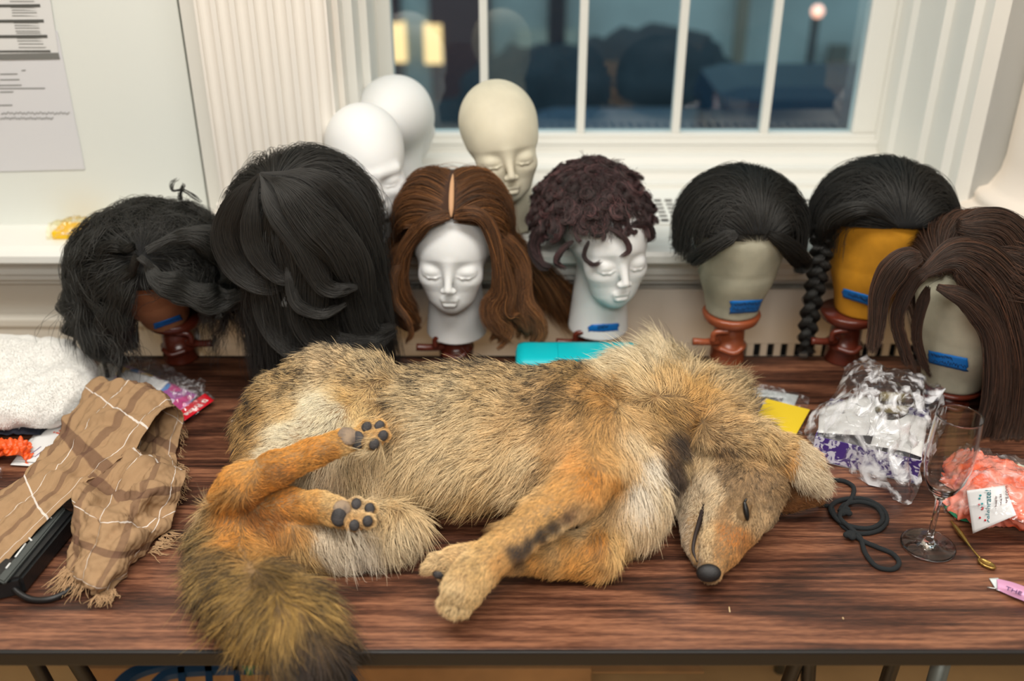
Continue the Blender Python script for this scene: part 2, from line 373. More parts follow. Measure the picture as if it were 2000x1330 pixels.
# fluted pilaster on the left of the window
pr = []; xa, xb, n = -.545, -.318, 7; yf = 1.775
pr += [(xa-.012, WY+.01), (xa-.012, WY-.02), (xa, WY-.022), (xa, yf)]
wd = (xb-xa)/n
for i in range(n):
    c = xa+wd*(i+.5)
    for t in np.linspace(0, math.pi, 9): pr.append((c-math.cos(t)*wd*.36, yf+math.sin(t)*.011))
pr += [(xb, yf), (xb, WY-.02), (xb+.01, WY-.02), (xb+.01, WY+.01)]
st(extrude_plan('trim_7', pr, 1.0, 2.85, mat('pilaster_paint', (236, 230, 220), .5)))
pb = bmesh.new(); bx(pb, xa-.035, xb+.03, 1.745, WY, .935, .975, .008); bx(pb, xa-.022, xb+.02, 1.757, WY, .975, .992, .008); bx(pb, xa-.012, xb+.012, 1.767, WY, .992, 1.01, .006)
st(bmo('trim_8', pb, mat('pilaster_paint', (236, 230, 220), .5)))
# round column with moulded base on the right
cx, cy, R = 1.05, 1.80, .115
P = [(0, .935), (R+.075, .935), (R+.078, .95), (R+.078, .958), (R+.07, .962), (R+.066, .968), (R+.068, .972), (R+.062, .984), (R+.045, .99), (R+.04, .998), (R+.042, 1.003), (R+.036, 1.015), (R+.02, 1.02), (R+.014, 1.03), (R+.004, 1.05), (R, 1.08), (R, 2.85), (0, 2.85)]
st(lathe('trim_9', P, (cx, cy, 0), mat('column_paint', (238, 226, 212), .5), n=96))
# radiator cover: front panel with slots, grille let into the ledge
rad = empty('radiator_cover', (.3, 1.775, .3), 'grey-white metal radiator cover with row of slots low on the wall behind the table', 'radiator cover')
RX0, RX1 = -.598, 1.35
bm = bmesh.new(); zt = .712; zb = .682; sx = .0275
bx(bm, RX0, RX1, 1.768, 1.776, zt, .832, .002)
bx(bm, RX0, RX1, 1.768, 1.776, .30, zb, .002); bx(bm, RX0, RX0+.0275*38, 1.768, 1.776, zb, zt)
x = RX0+.0275*38
while x < RX1-.01:
    bx(bm, x, x+.0135, 1.768, 1.776, zb, zt); x += sx
bmo('front_panel', bm, mat('cover_metal', (214, 204, 190), .45), rad)
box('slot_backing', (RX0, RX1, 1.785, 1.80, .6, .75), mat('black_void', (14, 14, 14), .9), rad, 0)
gr = bmesh.new(); gx0, gx1, gy0, gy1 = .0, .905, 1.862, 1.995
bx(gr, gx0-.012, gx1+.012, gy0-.012, gy0, .9355, .9385, .001); bx(gr, gx0-.012, gx1+.012, gy1, gy1+.012, .9355, .9385, .001)
nx = 40
for i in range(nx+1): 
    x = gx0+(gx1-gx0)*i/nx; bx(gr, x-.0032, x+.0032, gy0, gy1, .9357, .9385)
for j in range(1, 6):
    y = gy0+(gy1-gy0)*j/6; bx(gr, gx0, gx1, y-.0035, y+.0035, .9357, .9384)
bmo('top_grille', gr, LEDGE, rad)
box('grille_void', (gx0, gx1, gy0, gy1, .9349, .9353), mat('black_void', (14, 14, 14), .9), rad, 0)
# outside: street at dusk with a building opposite
st(box('ground_outside', (-12, 14, 2.4, 16, -1.2, -1.1), mat('asphalt', (60, 78, 92), .8), bev=0))
bld = empty('outside_building', (1.5, 9, -1.1), 'blue-grey building with dark openings and lit windows seen through the window at dusk', 'building')
box('wall', (-8, 11, 9, 9.6, -1.1, 9), mat('facade', (166, 176, 172), .9, var=.25, vs_=.6), bld, 0)
DK = mat('dark_glass', (30, 38, 48), .3)
LIT = bpy.data.materials.new('lit_window'); LIT.use_nodes = True; p = LIT.node_tree.nodes['Principled BSDF']; p.inputs['Base Color'].default_value = (.1, .08, .04, 1); p.inputs['Emission Color'].default_value = (1, .68, .30, 1); p.inputs['Emission Strength'].default_value = 1.6
def fac(px0, px1, py0, py1, m, name, dy=8.93, th=.08):
    a = PY(px0, py1, dy); b = PY(px1, py0, dy); return box(name, (a[0], b[0], dy, dy+th, a[2], b[2]), m, bld, 0)
fac(850, 955, -200, 330, mat('brown_recess', (70, 52, 56), .9), 'recessed_bay', 8.95)
fac(640, 770, -200, 330, mat('brown_recess', (70, 52, 56), .9), 'recessed_bay', 8.95)
fac(766, 790, 45, 122, LIT, 'lit_window'); fac(830, 862, 48, 125, LIT, 'lit_window')
fac(1070, 1110, -200, 95, DK, 'dark_window')
fac(1010, 1130, 60, 250, mat('stone_strip', (150, 152, 140), .9), 'stone_strip', 8.94)
fac(1440, 1464, -200, 240, mat('drain', (120, 112, 98), .9), 'downpipe', 8.85)
fac(1600, 1660, 90, 260, mat('stone_dark', (92, 92, 86), .9), 'pier', 8.85)
hg = empty('hedge', (1.2, 6, -1.1), 'dark hedge beyond the window between the panes', 'hedge')
for i, (px, py, r) in enumerate([(1000, 235, .55), (1060, 205, .6), (1180, 200, .62), (1270, 205, .7), (1370, 215, .5)]):
    c = PY(px, py+70, 6.2); f_ = Field(c-r*1.3, c+r*1.3, r*.12); f_.ell(c, (r, r*.7, r), .1)
    V, Q = f_.nets(); V = V+nrm(V-c)*(noise3(V, .25)*.05)[:, None]; mesh('foliage', V, Q, mat('hedge_leaves', (28, 42, 50), .9), hg)
cr = empty('parked_car', (1.6, 4.6, -1.1), 'dark blue car parked outside beyond the window sash', 'car')
a = PY(1040, 250, 4.6); bm = bmesh.new(); bx(bm, .1, 4.2, 4.2, 5.2, a[2]-.75, a[2]-.03, .12); bmo('body', bm, mat('car_blue', (40, 62, 84), .3), cr)
bm = bmesh.new(); bx(bm, .9, 3.0, 4.35, 5.1, a[2]-.05, a[2]+.22, .14); bmo('cabin', bm, mat('car_dark', (30, 48, 66), .2), cr)
for x in (.9, 3.4): lathe('wheel', [(0, -.1), (.3, -.1), (.33, 0), (.3, .1), (0, .1)], (x, 4.22, a[2]-.8), DK, cr, axis=(0, 1, 0))
sl = empty('street_lamp', PY(1597, 22, 7.5), 'small orange street lamp glowing beyond the right panes', 'lamp')
c = PY(1597, 22, 7.5)
LO = bpy.data.materials.new('lamp_glow'); LO.use_nodes = True; p = LO.node_tree.nodes['Principled BSDF']; p.inputs['Emission Color'].default_value = (1, .42, .24, 1); p.inputs['Emission Strength'].default_value = 2.2
lathe('globe', [(0, -.045), (.03, -.035), (.045, 0), (.03, .035), (0, .045)], c, LO, sl, 24)
tube('post', [c+np.array([0, .02, -.05]), c+np.array([0, .02, -3.6])], .03, mat('post_dark', (40, 44, 46), .6), sl, n=8)
# ================================================================ table
tb = empty('folding_table', (0, 1.28, 0), 'long folding table with dark walnut laminate top and black rubber edge', 'table')
wd_ = bpy.data.materials.new('walnut_laminate'); wd_.use_nodes = True; nt = wd_.node_tree; N = nt.nodes.new; L = nt.links.new; p = nt.nodes['Principled BSDF']
tc = N('ShaderNodeTexCoord'); mp = N('ShaderNodeMapping'); mp.inputs['Scale'].default_value = (1.0, 5.5, 1); L(tc.outputs['Object'], mp.inputs['Vector'])
n1 = N('ShaderNodeTexNoise'); n1.inputs['Scale'].default_value = 1.7; n1.inputs['Detail'].default_value = 2.5; n1.inputs['Distortion'].default_value = .55; L(mp.outputs[0], n1.inputs['Vector'])
ms = N('ShaderNodeMath'); ms.operation = 'MULTIPLY'; ms.inputs[1].default_value = 26; L(n1.outputs['Fac'], ms.inputs[0])
sn = N('ShaderNodeMath'); sn.operation = 'SINE'; L(ms.outputs[0], sn.inputs[0])
mp2 = N('ShaderNodeMapping'); mp2.inputs['Scale'].default_value = (7, 170, 1); L(tc.outputs['Object'], mp2.inputs['Vector'])
n2 = N('ShaderNodeTexNoise'); n2.inputs['Scale'].default_value = 1.0; n2.inputs['Detail'].default_value = 5; L(mp2.outputs[0], n2.inputs['Vector'])
mp3 = N('ShaderNodeMapping'); mp3.inputs['Scale'].default_value = (60, 900, 1); L(tc.outputs['Object'], mp3.inputs['Vector'])
n3 = N('ShaderNodeTexNoise'); n3.inputs['Scale'].default_value = 1.0; n3.inputs['Detail'].default_value = 2; L(mp3.outputs[0], n3.inputs['Vector'])
s1 = N('ShaderNodeMath'); s1.operation = 'MULTIPLY_ADD'; s1.inputs[1].default_value = .16; s1.inputs[2].default_value = -.44; L(sn.outputs[0], s1.inputs[0])
s2 = N('ShaderNodeMath'); s2.operation = 'MULTIPLY_ADD'; s2.inputs[1].default_value = 1.15; L(n2.outputs['Fac'], s2.inputs[0]); L(s1.outputs[0], s2.inputs[2])
s3 = N('ShaderNodeMath'); s3.operation = 'MULTIPLY_ADD'; s3.inputs[1].default_value = .65; L(n3.outputs['Fac'], s3.inputs[0]); L(s2.outputs[0], s3.inputs[2])
rp = N('ShaderNodeValToRGB'); e = rp.color_ramp.elements; e[0].position = .2; e[0].color = lin((46, 26, 18))+(1,); e[1].position = .85; e[1].color = lin((152, 102, 74))+(1,)
x = e.new(.5); x.color = lin((92, 56, 40))+(1,)
L(s3.outputs[0], rp.inputs[0]); L(rp.outputs[0], p.inputs['Base Color']); p.inputs['Roughness'].default_value = .42; p.inputs['Specular IOR Level'].default_value = .5
bp = N('ShaderNodeBump'); bp.inputs['Strength'].default_value = .15; bp.inputs['Distance'].default_value = .0006; L(n3.outputs['Fac'], bp.inputs['Height']); L(bp.outputs[0], p.inputs['Normal'])
TF, TBK = .912, 1.664
box('table_top', (-1.22, 1.22, TF, TBK, TAB-.019, TAB), wd_, tb, .0015)
RUB = mat('black_rubber', (20, 18, 18), .45)
bm = bmesh.new(); bx(bm, -1.226, 1.226, TF-.006, TF+.001, TAB-.022, TAB+.0005, .0025); bx(bm, -1.226, 1.226, TBK, TBK+.005, TAB-.022, TAB+.0002, .002); bx(bm, -1.226, -1.22, TF, TBK, TAB-.02, TAB); bx(bm, 1.22, 1.226, TF, TBK, TAB-.02, TAB)
bmo('edge_band', bm, RUB, tb)
GM = mat('grey_metal', (120, 124, 118), .4, .6)
for sx_ in (-1, 1):
    for yy in (TF+.08, TBK-.08):
        tube('leg', [(sx_*.93 if sx_ < 0 else .585, yy, 0.0), (sx_*.93 if sx_ < 0 else .585, yy, TAB-.02)], .0125, GM, tb, n=2, sides=16)
# ================================================================ the coyote
coy = empty('coyote', (0, 1.25, TAB), 'limp tan and grey coyote lying on its side with legs folded towards the table front', 'coyote')
CF = Field((-.56, .86, TAB-.20), (.52, 1.58, TAB+.30), .0036)
def C(px, py, z, r): return tuple(PZ(px, py, z))+(r,)
def pxs(px, Y, z):                            # x at a given Y, height for a pixel column
    dz = Y*CS+(CAMZ-TAB-z)*SN; return (px-1000)/FPX*dz
def body(px, Y, z, rx, ry, rz, k=.05): CF.ell((pxs(px, Y, z), Y, TAB+z), (rx, ry, rz), k)
# trunk
body(600, 1.275, .075, .085, .120, .070); body(740, 1.272, .078, .12, .135, .072); body(900, 1.274, .084, .13, .142, .078)
body(1040, 1.264, .084, .13, .142, .078); body(1160, 1.250, .084, .105, .142, .078); body(1235, 1.265, .078, .075, .140, .074)
# neck and ruff
CF.cone(C(1252, 805, .085, 0)[:3], C(1390, 845, .07, 0)[:3], .086, .060, .05, .85)
CF.cone(C(1275, 755, .07, 0)[:3], C(1410, 795, .05, 0)[:3], .058, .044, .05)
# upper thigh, knee and shank
CF.chain([C(560, 800, .10, .058), C(640, 755, .125, .052), C(712, 750, .135, .044)], .035)
CF.chain([C(716, 765, .135, .042), C(640, 825, .13, .038), C(550, 890, .115, .034), C(480, 945, .10, .028)], .02)
CF.chain([C(545, 790, .06, .045), C(522, 850, .05, .040), C(530, 930, .04, .045)], .03)
# upper hind foot
CF.chain([C(456, 968, .11, .0265), C(470, 950, .125, .0275), C(540, 916, .145, .0225), C(610, 886, .158, .0185), C(662, 866, .165, .018)], .010)
# lower hind leg
CF.chain([C(770, 1030, .045, .034), C(680, 1042, .040, .038), C(570, 1044, .042, .038), C(490, 1035, .045, .034)], .02)
CF.chain([C(464, 1030, .055, .030), C(490, 1000, .072, .026), C(560, 984, .092, .0205), C(620, 988, .098, .0185), C(650, 996, .100, .019)], .009)
CF.chain([C(452, 975, .10, .026), C(452, 1015, .07, .030)], .015)
# hind paws: broad pad and four toes seen from below
def hpaw(base, toes, r=.0105, pr=.021):
    b = C(*base); CF.ell(b[:3], (pr*1.0, pr*.86, pr*.62), .010)
    for t in toes:
        t = C(*t); m_ = [(b[i]*.45+t[i]*.55) for i in range(3)]
        CF.cone(m_, t[:3], .0088, r, .004)
hp1 = [(716, 834, .176), (741, 832, .176), (748, 851, .174), (731, 868, .170)]
hpaw((686, 860, .165, .02), [t+(0,) for t in hp1], .0098, .019)
hp2 = [(696, 984, .110), (722, 993, .107), (718, 1018, .102), (692, 1026, .098)]
hpaw((664, 1003, .098, .02), [t+(0,) for t in hp2], .0098, .020)
# shoulder and upper foreleg
CF.chain([C(1110, 790, .13, .058), C(1150, 860, .135, .054), C(1150, 905, .13, .044)], .035)
CF.chain([C(1158, 920, .135, .038), C(1120, 962, .130, .034), C(1060, 1012, .115, .0275), C(1000, 1060, .098, .023), C(962, 1086, .088, .0225)], .008)
CF.chain([C(962, 1086, .088, .0225), C(925, 1120, .074, .025), C(902, 1152, .062, .026)], .010)
for t in [(872, 1176, .047), (886, 1190, .047), (904, 1186, .049), (922, 1168, .054)]:
    CF.cone(C(906, 1146, .062, 0)[:3], C(*t, 0)[:3], .016, .0112, .004)
# lower foreleg
CF.chain([C(1225, 930, .075, .062), C(1222, 1000, .050, .046), C(1175, 1056, .038, .032)], .025)
CF.chain([C(1160, 1078, .036, .033), C(1080, 1086, .038, .026), C(1000, 1086, .050, .0215), C(940, 1092, .058, .021), C(888, 1098, .058, .021)], .006)
for t in [(838, 1108, .052), (848, 1092, .058), (866, 1120, .046)]:
    CF.cone(C(890, 1100, .058, 0)[:3], C(*t, 0)[:3], .0150, .0095, .005)
# chest
body(1240, 1.20, .075, .058, .10, .06, .04)
# head: skull, cheeks, muzzle, jaw
CF.ell(C(1436, 925, .060, 0)[:3], (.058, .078, .052), .03)
CF.ell(C(1378, 900, .055, 0)[:3], (.036, .070, .050), .03)
CF.chain([C(1445, 965, .062, .050), C(1432, 1020, .050, .036), C(1408, 1070, .038, .0245), C(1388, 1110, .028, .0165)], .016)
CF.chain([C(1480, 955, .062, .040), C(1476, 1000, .040, .028)], .025)
CF.chain([C(1354, 930, .050, .026), C(1351, 1000, .036, .0195), C(1352, 1058, .026, .0140), C(1364, 1094, .020, .010)], .003)
CF.ell(C(1385, 1122, .026, 0)[:3], (.014, .013, .0115), .008)
CF.chain([C(1466, 972, .104, .007), C(1452, 1006, .084, .006)], .015)     # brow over the closed eye
# folded-over cheek ruff and ear tube
CF.chain([C(1400, 850, .12, .032), C(1470, 866, .12, .030), C(1535, 890, .105, .026), C(1568, 905, .095, .024)], .010)
# tail
CF.chain([C(490, 985, .045, .036), C(448, 1060, .040, .034), C(458, 1120, .040, .036), C(515, 1180, .040, .042), C(570, 1215, .040, .040)], .03)
CF.chain([C(570, 1215, .040, .040)] + [tuple(np.array([pxs(600, .90, .02), .900, TAB+.012]))+(.034,), tuple(np.array([pxs(612, .880, -.05), .880, TAB-.05]))+(.032,), (pxs(616, .872, -.12), .872, TAB-.13, .026)], .02)
# nothing goes below the table top (the tail tip hangs clear of the front edge)
Xg, Yg = CF.ax[0], CF.ax[1]
over = (Yg > TF-.008)[None, :, None]
CF.F = np.where(over, np.maximum(CF.F, (TAB+.004-CF.ax[2])[None, None, :]), np.maximum(CF.F, np.where((CF.ax[2] < TAB+.004)[None, None, :], (Yg-(TF-.010))[None, :, None], -1))).astype('f')
CV, CQ = CF.nets()
cbody = mesh('body', CV, CQ, mat('coyote_skin', (150, 118, 78), .8, bump=.4, bs=120, var=.3, vs_=25), coy)
# --- fur field: (px, py, dirx, diry, length mm, r, g, b, black tip, lift)
G = np.array([
 # rump and thigh
 (640,700, -.9,-.3, 22, 200,172,128,.75,.35),(560,740, -.8,-.2, 22, 182,150,100,.7,.35),(720,720, -.5,-.6, 22, 205,178,132,.6,.35),(740,770, .3,.6, 16, 175,140,88,.4,.25),
 (690,750, -.9,.2, 20, 190,158,108,.5,.3),(500,800, -.8,.3, 24, 152,116,66,.7,.4),(490,870, -.6,.6, 22, 160,120,66,.55,.4),(470,915,-.6,.6,18,176,124,62,.2,.3),
 (560,800, -.8,.4, 16, 205,172,118,.1,.2),(640,820, -.8,.6, 12,255,240,202,0,.15),(580,870, -.8,.6, 12,255,240,202,0,.15),(520,920,-.8,.6,12,232,196,138,0,.15),(690,800,-.6,.8,14,236,200,134,0,.2),(680,780,-.7,.5,16,210,170,105,0,.2),
 (600,830,-.8,.6,11,255,240,202,0,.12),(560,850,-.8,.6,11,255,240,202,0,.12),(620,795,-.8,.6,12,255,240,202,0,.15),(520,890,-.8,.6,11,255,240,202,0,.12),(665,800,-.7,.7,12,255,240,202,0,.15),(700,775,-.6,.7,13,226,190,128,0,.15),(620,845,-.8,.5,10,255,240,202,0,.12),
 # golden hind legs
 (450,945,-.6,.7,9,178,116,44,0,.15),(470,920,-.7,.6,9,196,138,66,0,.15),(540,890,.9,-.4,7,190,126,50,0,.15),(540,925,.9,-.3,7,150,92,34,0,.15),(600,880,.9,-.35,7,188,124,48,0,.12),(650,850,.9,-.3,7,196,140,66,0,.12),
 (640,885,.9,-.3,7,170,110,42,0,.12),(690,830,.9,-.3,6,205,160,92,0,.12),(720,825,.9,.1,6,205,160,96,0,.15),(750,850,.9,.2,6,196,150,90,0,.15),(680,890,.8,.2,6,206,166,104,0,.12),(715,885,.9,.1,6,216,184,128,0,.12),
 (440,1000,-.3,.9,10,176,110,40,0,.15),(450,1050,-.2,.9,12,186,124,54,0,.2),(500,1000,.7,.5,9,140,84,32,0,.15),(530,1020,.8,.4,9,132,80,32,0,.15),(560,975,.9,.1,7,178,112,42,0,.12),(520,970,.8,-.3,7,176,110,40,0,.12),
 (600,970,.9,.1,7,206,152,80,0,.12),(640,975,.9,.1,7,224,184,120,0,.12),(600,1005,.9,.1,7,178,118,50,0,.12),(640,1015,.9,.2,7,206,158,92,0,.12),(690,975,.9,.2,6,226,192,140,0,.12),(680,1030,.8,.3,6,190,144,86,0,.12),(730,990,.9,.2,6,222,184,126,0,.15),(735,1005,.9,.2,6,222,184,126,0,.15),
 (500,1070,.2,.9,16,172,120,58,.1,.25),(580,1075,.3,.9,22,190,150,92,.1,.35),(560,1050,.4,.8,14,150,102,48,0,.25),(640,1060,.4,.9,26,228,208,176,0,.35),(700,1070,.4,.9,34,232,216,188,0,.35),(780,1050,.4,.9,36,214,190,148,0,.35),
 # flank
 (700,930,.1,.9,30,214,186,138,0,.3),(760,980,-.05,1,36,210,180,130,0,.3),(720,920,-.2,.9,30,220,194,150,0,.3),(650,935,-.2,.9,24,214,188,150,0,.25),
 (780,720,-.9,-.15,34,178,150,106,1,.4),(850,700,-.9,-.2,34,170,142,98,1,.4),(950,705,-.9,-.15,34,168,140,98,1,.4),(1040,715, -.9,.0,22,170,142,98,.9,.35),
 (800,770,-.9,.3,32,212,184,136,.6,.28),(880,770,-.85,.35,32,216,190,144,.5,.28),(960,770,-.85,.4,32,205,174,124,.4,.28),(770,830,-.4,.8,28,176,144,98,.4,.3),(840,840,-.75,.6,34,220,194,148,.15,.25),(920,840,-.75,.6,34,216,188,140,.1,.25),
 (1010,830,-.75,.6,30,196,162,112,.1,.25),(790,900,-.5,.8,36,214,186,138,.05,.25),(880,910,-.7,.7,38,216,188,140,.05,.25),(960,900,-.7,.7,36,212,182,132,.05,.25),(1030,890,-.5,.8,34,214,186,138,.05,.25),
 (850,970,-.7,.7,42,206,174,122,.05,.3),(940,970,-.7,.7,42,190,154,100,.1,.3),(1020,950,-.4,.9,36,206,176,128,.05,.3),(900,1020,-.6,.8,40,164,128,78,.1,.3),(980,1010,-.7,.7,36,120,90,52,.2,.3),(1050,930,-.4,.9,30,170,138,94,.2,.3),
 # shoulder
 (1060,760,-.8,.4,24,172,138,92,.8,.3),(1100,760,-.9,.5,22,120,92,56,.9,.25),(1070,790,-.8,.6,22,130,102,66,.9,.25),(1130,760,-.6,.6,18,176,134,80,.5,.25),(1120,725,-.8,.0,18,160,128,80,.9,.35),
 (1110,830,-.6,.7,18,196,152,94,.2,.2),(1180,790,-.5,.6,18,172,128,72,.3,.2),(1170,850,-.3,.8,16,190,144,84,.1,.2),(1090,880,-.7,.6,16,204,162,106,.05,.2),(1130,900,-.5,.8,12,196,140,74,0,.15),(1190,900,0,.9,12,206,160,96,0,.18),
 (1160,930,-.5,.8,9,178,116,48,0,.12),(1200,940,-.3,.9,10,190,134,66,0,.15),(1100,960,-.8,.5,8,218,160,84,0,.12),(1050,1000,-.8,.5,7,220,166,92,0,.12),(1058,1044,-.8,.5,6,22,20,22,0,.1),(1082,1028,-.8,.5,6,30,26,26,0,.1),(1034,1060,-.8,.5,6,26,22,24,0,.1),(1012,1074,-.8,.5,6,40,32,30,0,.1),(1108,1008,-.8,.5,6,90,64,44,0,.1),(1040,1030,-.8,.5,6,218,164,90,0,.1),(1015,1048,-.8,.5,6,216,162,90,0,.1),(1066,1014,-.8,.5,6,218,164,90,0,.1),(1092,996,-.8,.5,6,214,158,84,0,.1),(1085,1050,-.8,.5,7,220,180,120,0,.12),(1055,1070,-.8,.5,7,214,168,104,0,.12),(1112,1032,-.8,.5,7,226,190,134,0,.12),(1130,1030,-.7,.6,10,222,186,132,0,.15),(1000,1040,-.8,.5,6,214,166,98,0,.12),
 (960,1070,-.8,.5,6,214,170,104,0,.12),(920,1110,-.6,.8,6,216,176,112,0,.12),(890,1160,-.5,.9,7,224,192,138,0,.15),(870,1190,-.3,.9,8,222,190,136,0,.2),(930,1160,-.3,.9,7,216,178,118,0,.15),(850,1095,-.9,.2,7,224,190,136,0,.15),(900,1085,-.9,.2,6,220,182,124,0,.12),(985,1090,-.8,.4,8,190,140,78,0,.12),
 (1050,1090,-.6,.6,12,196,138,66,0,.18),(1130,1090,-.4,.8,16,196,136,62,0,.2),(1170,1060,-.3,.8,14,170,112,48,0,.18),(1110,1060,-.4,.8,12,200,146,78,0,.18),(1200,1060,-.2,.9,24,206,166,104,0,.3),
 # chest and inside of the far foreleg; shade of the neck crease painted dark
 (1240,860,.1,.9,28,226,198,152,0,.3),(1270,900,.1,.9,34,252,238,212,0,.32),(1250,960,-.2,.9,34,246,230,202,0,.32),(1316,905,.2,.9,14,52,38,28,.3,.2),(1322,940,.2,.9,14,48,36,28,.3,.2),(1220,900,-.1,.9,24,218,182,128,0,.25),(1290,950,.0,.9,34,226,202,160,0,.32),(1240,1020,-.1,.9,28,222,192,146,0,.3),(1280,1010,.2,.9,30,224,196,152,0,.32),
 (1230,800,-.1,.8,22,196,158,104,.1,.25),(1270,840,.1,.9,22,176,138,86,.2,.25),(1300,880,.2,.9,24,112,82,50,.4,.25),(1320,860,.2,.9,20,56,40,28,.4,.2),(1310,800,.1,.8,24,150,112,62,.4,.25),
 # ruff
 (1200,720, -.8,-.1,26,226,204,160,.1,.5),(1240,710,-.5,-.6,42,232,212,172,.1,.6),(1290,700,.0,-.9,46,232,210,168,.15,.7),(1340,710,.3,-.8,44,226,200,152,.3,.65),(1400,735,.6,-.7,42,220,190,140,.4,.6),(1450,780,.7,-.5,38,214,184,134,.4,.5),
 (1250,750,-.4,-.4,34,222,194,144,.1,.45),(1310,750,.1,-.6,34,206,168,110,.2,.4),(1360,770,.3,-.5,32,196,150,86,.2,.4),(1350,820,.3,.3,26,150,106,54,.4,.3),(1420,810,.7,-.1,30,200,160,104,.3,.4),(1220,760,-.4,.2,26,176,136,82,.3,.3),
 (1390,850,.8,.3,24,176,142,96,.4,.3),(1440,850,.8,.4,24,198,164,114,.3,.3),(1500,860,.8,.4,22,204,168,112,.2,.3),(1560,880,.8,.4,14,206,160,98,.1,.25),(1480,890,.7,.6,20,170,134,86,.4,.3),(1410,880,.6,.7,20,130,100,66,.5,.3),(1540,910,.8,.5,16,190,140,80,.1,.25),
 (1490,820,.8,-.1,26,214,182,130,.3,.4),(1540,850,.8,.0,18,210,172,114,.2,.3),
 # head
 (1380,890,-.2,.9,14,196,168,124,.1,.2),(1345,900,-.3,.9,14,184,156,112,.1,.2),(1385,940,-.1,1,10,222,198,160,0,.15),(1400,970,-.1,1,8,206,180,140,0,.12),(1430,930,-.2,1,9,122,97,68,.4,.15),(1480,930,.1,1,9,130,103,72,.4,.15),(1520,940,.4,.9,10,142,112,76,.3,.18),(1450,960,0,1,7,124,98,68,.3,.12),
 (1500,980,.2,.9,7,134,108,76,.2,.12),(1480,1010,-.1,.9,6,178,146,104,.1,.12),(1440,1040,-.3,.9,5,160,94,36,0,.1),(1412,1040,-.2,.9,5,158,94,40,0,.1),(1410,1080,-.3,.9,4,168,112,56,0,.08),(1390,1040,-.2,1,5,210,180,132,0,.1),(1380,1080,-.2,1,4,200,172,128,0,.08),(1375,1000,-.1,1,6,214,190,150,0,.1),(1425,990,-.1,1,6,136,104,68,.2,.1),(1450,1010,-.1,1,5,206,176,130,0,.1),
 (1350,960,-.1,1,8,176,156,126,.1,.12),(1345,1020,-.1,1,6,150,132,108,.1,.1),(1350,1070,-.1,1,5,140,120,96,.1,.08),(1362,1095,0,1,3,96,80,64,0,.08),
 # tail
 (400,985,-.9,-.1,34,160,134,94,.2,.45),(440,960,-.8,.3,26,148,102,47,.1,.3),(400,1050,-.8,.3,40,126,102,60,.7,.45),(440,1090,-.4,.8,34,101,79,44,.7,.35),(400,1130,-.8,.5,44,141,113,64,.6,.45),(460,1140,-.4,.8,40,141,109,55,.5,.4),(430,1200,-.7,.7,46,126,97,49,.6,.45),(520,1120,.3,.7,34,101,77,40,.6,.35),
 (580,1140,.8,.3,40,126,97,50,.5,.45),(540,1180,.0,.9,36,144,111,54,.4,.4),(620,1170,.9,.2,42,136,106,54,.5,.45),(560,1220,-.1,.9,40,141,109,54,.4,.4),(640,1220,.8,.5,44,118,89,47,.7,.45),(500,1250,-.3,.9,44,143,111,55,.5,.4),(590,1255,.1,1,40,71,55,37,.9,.35),(530,1290,-.1,1,44,76,60,40,.8,.35),(600,1275,.1,1,44,39,30,27,.9,.35),(650,1250,.3,1,44,44,34,27,.9,.35),
 (620,1290,.1,1,44,45,35,29,.9,.3),(580,1320,0,1,44,34,27,25,.9,.3),(660,1280,.5,.9,44,40,32,27,.9,.35),(620,1340,.05,1,44,29,24,22,.9,.3),(640,1400,.05,1,44,24,20,20,.9,.3),
], float)
FEET = [[C(452, 958, .11, .030), C(470, 945, .125, .030), C(540, 916, .145, .026), C(610, 886, .158, .022), C(690, 862, .165, .024), C(752, 848, .170, .018)],
        [C(470, 1025, .06, .030), C(490, 1000, .072, .028), C(560, 984, .092, .024), C(620, 988, .098, .022), C(670, 1002, .100, .024), C(735, 1005, .105, .018)]]
def isfoot(p):
    m = np.zeros(len(p), bool)
    for ch in FEET:
        for q, r in zip(ch[:-1], ch[1:]):
            a = np.array(q[:3]); b = np.array(r[:3]); t = np.clip(((p-a)@(b-a))/((b-a)@(b-a)), 0, 1); m |= np.linalg.norm(p-a-t[:, None]*(b-a), axis=1) < (q[3]+(r[3]-q[3])*t)+.004
    return m
_x, _y, _l = G[:, 0], G[:, 1], G[:, 4]
GFOOT = (_x > 425) & (_x < 770) & (_y > 820) & (_y < 1045) & (_l <= 9)
GBOTH = (_x > 425) & (_x < 545) & (_y > 990) & (_y < 1060)
def furdata(p):
    q = to_px(p); d2 = ((q[:, None, :]-G[None, :, :2])**2).sum(-1)
    wgt = 1/(d2+130)**2.3; ft = isfoot(p)[:, None]
    wgt = np.where(ft, wgt*(GFOOT | GBOTH)[None], wgt*(~GFOOT | GBOTH)[None]); wgt /= wgt.sum(1, keepdims=True)
    return wgt @ G[:, 2:]
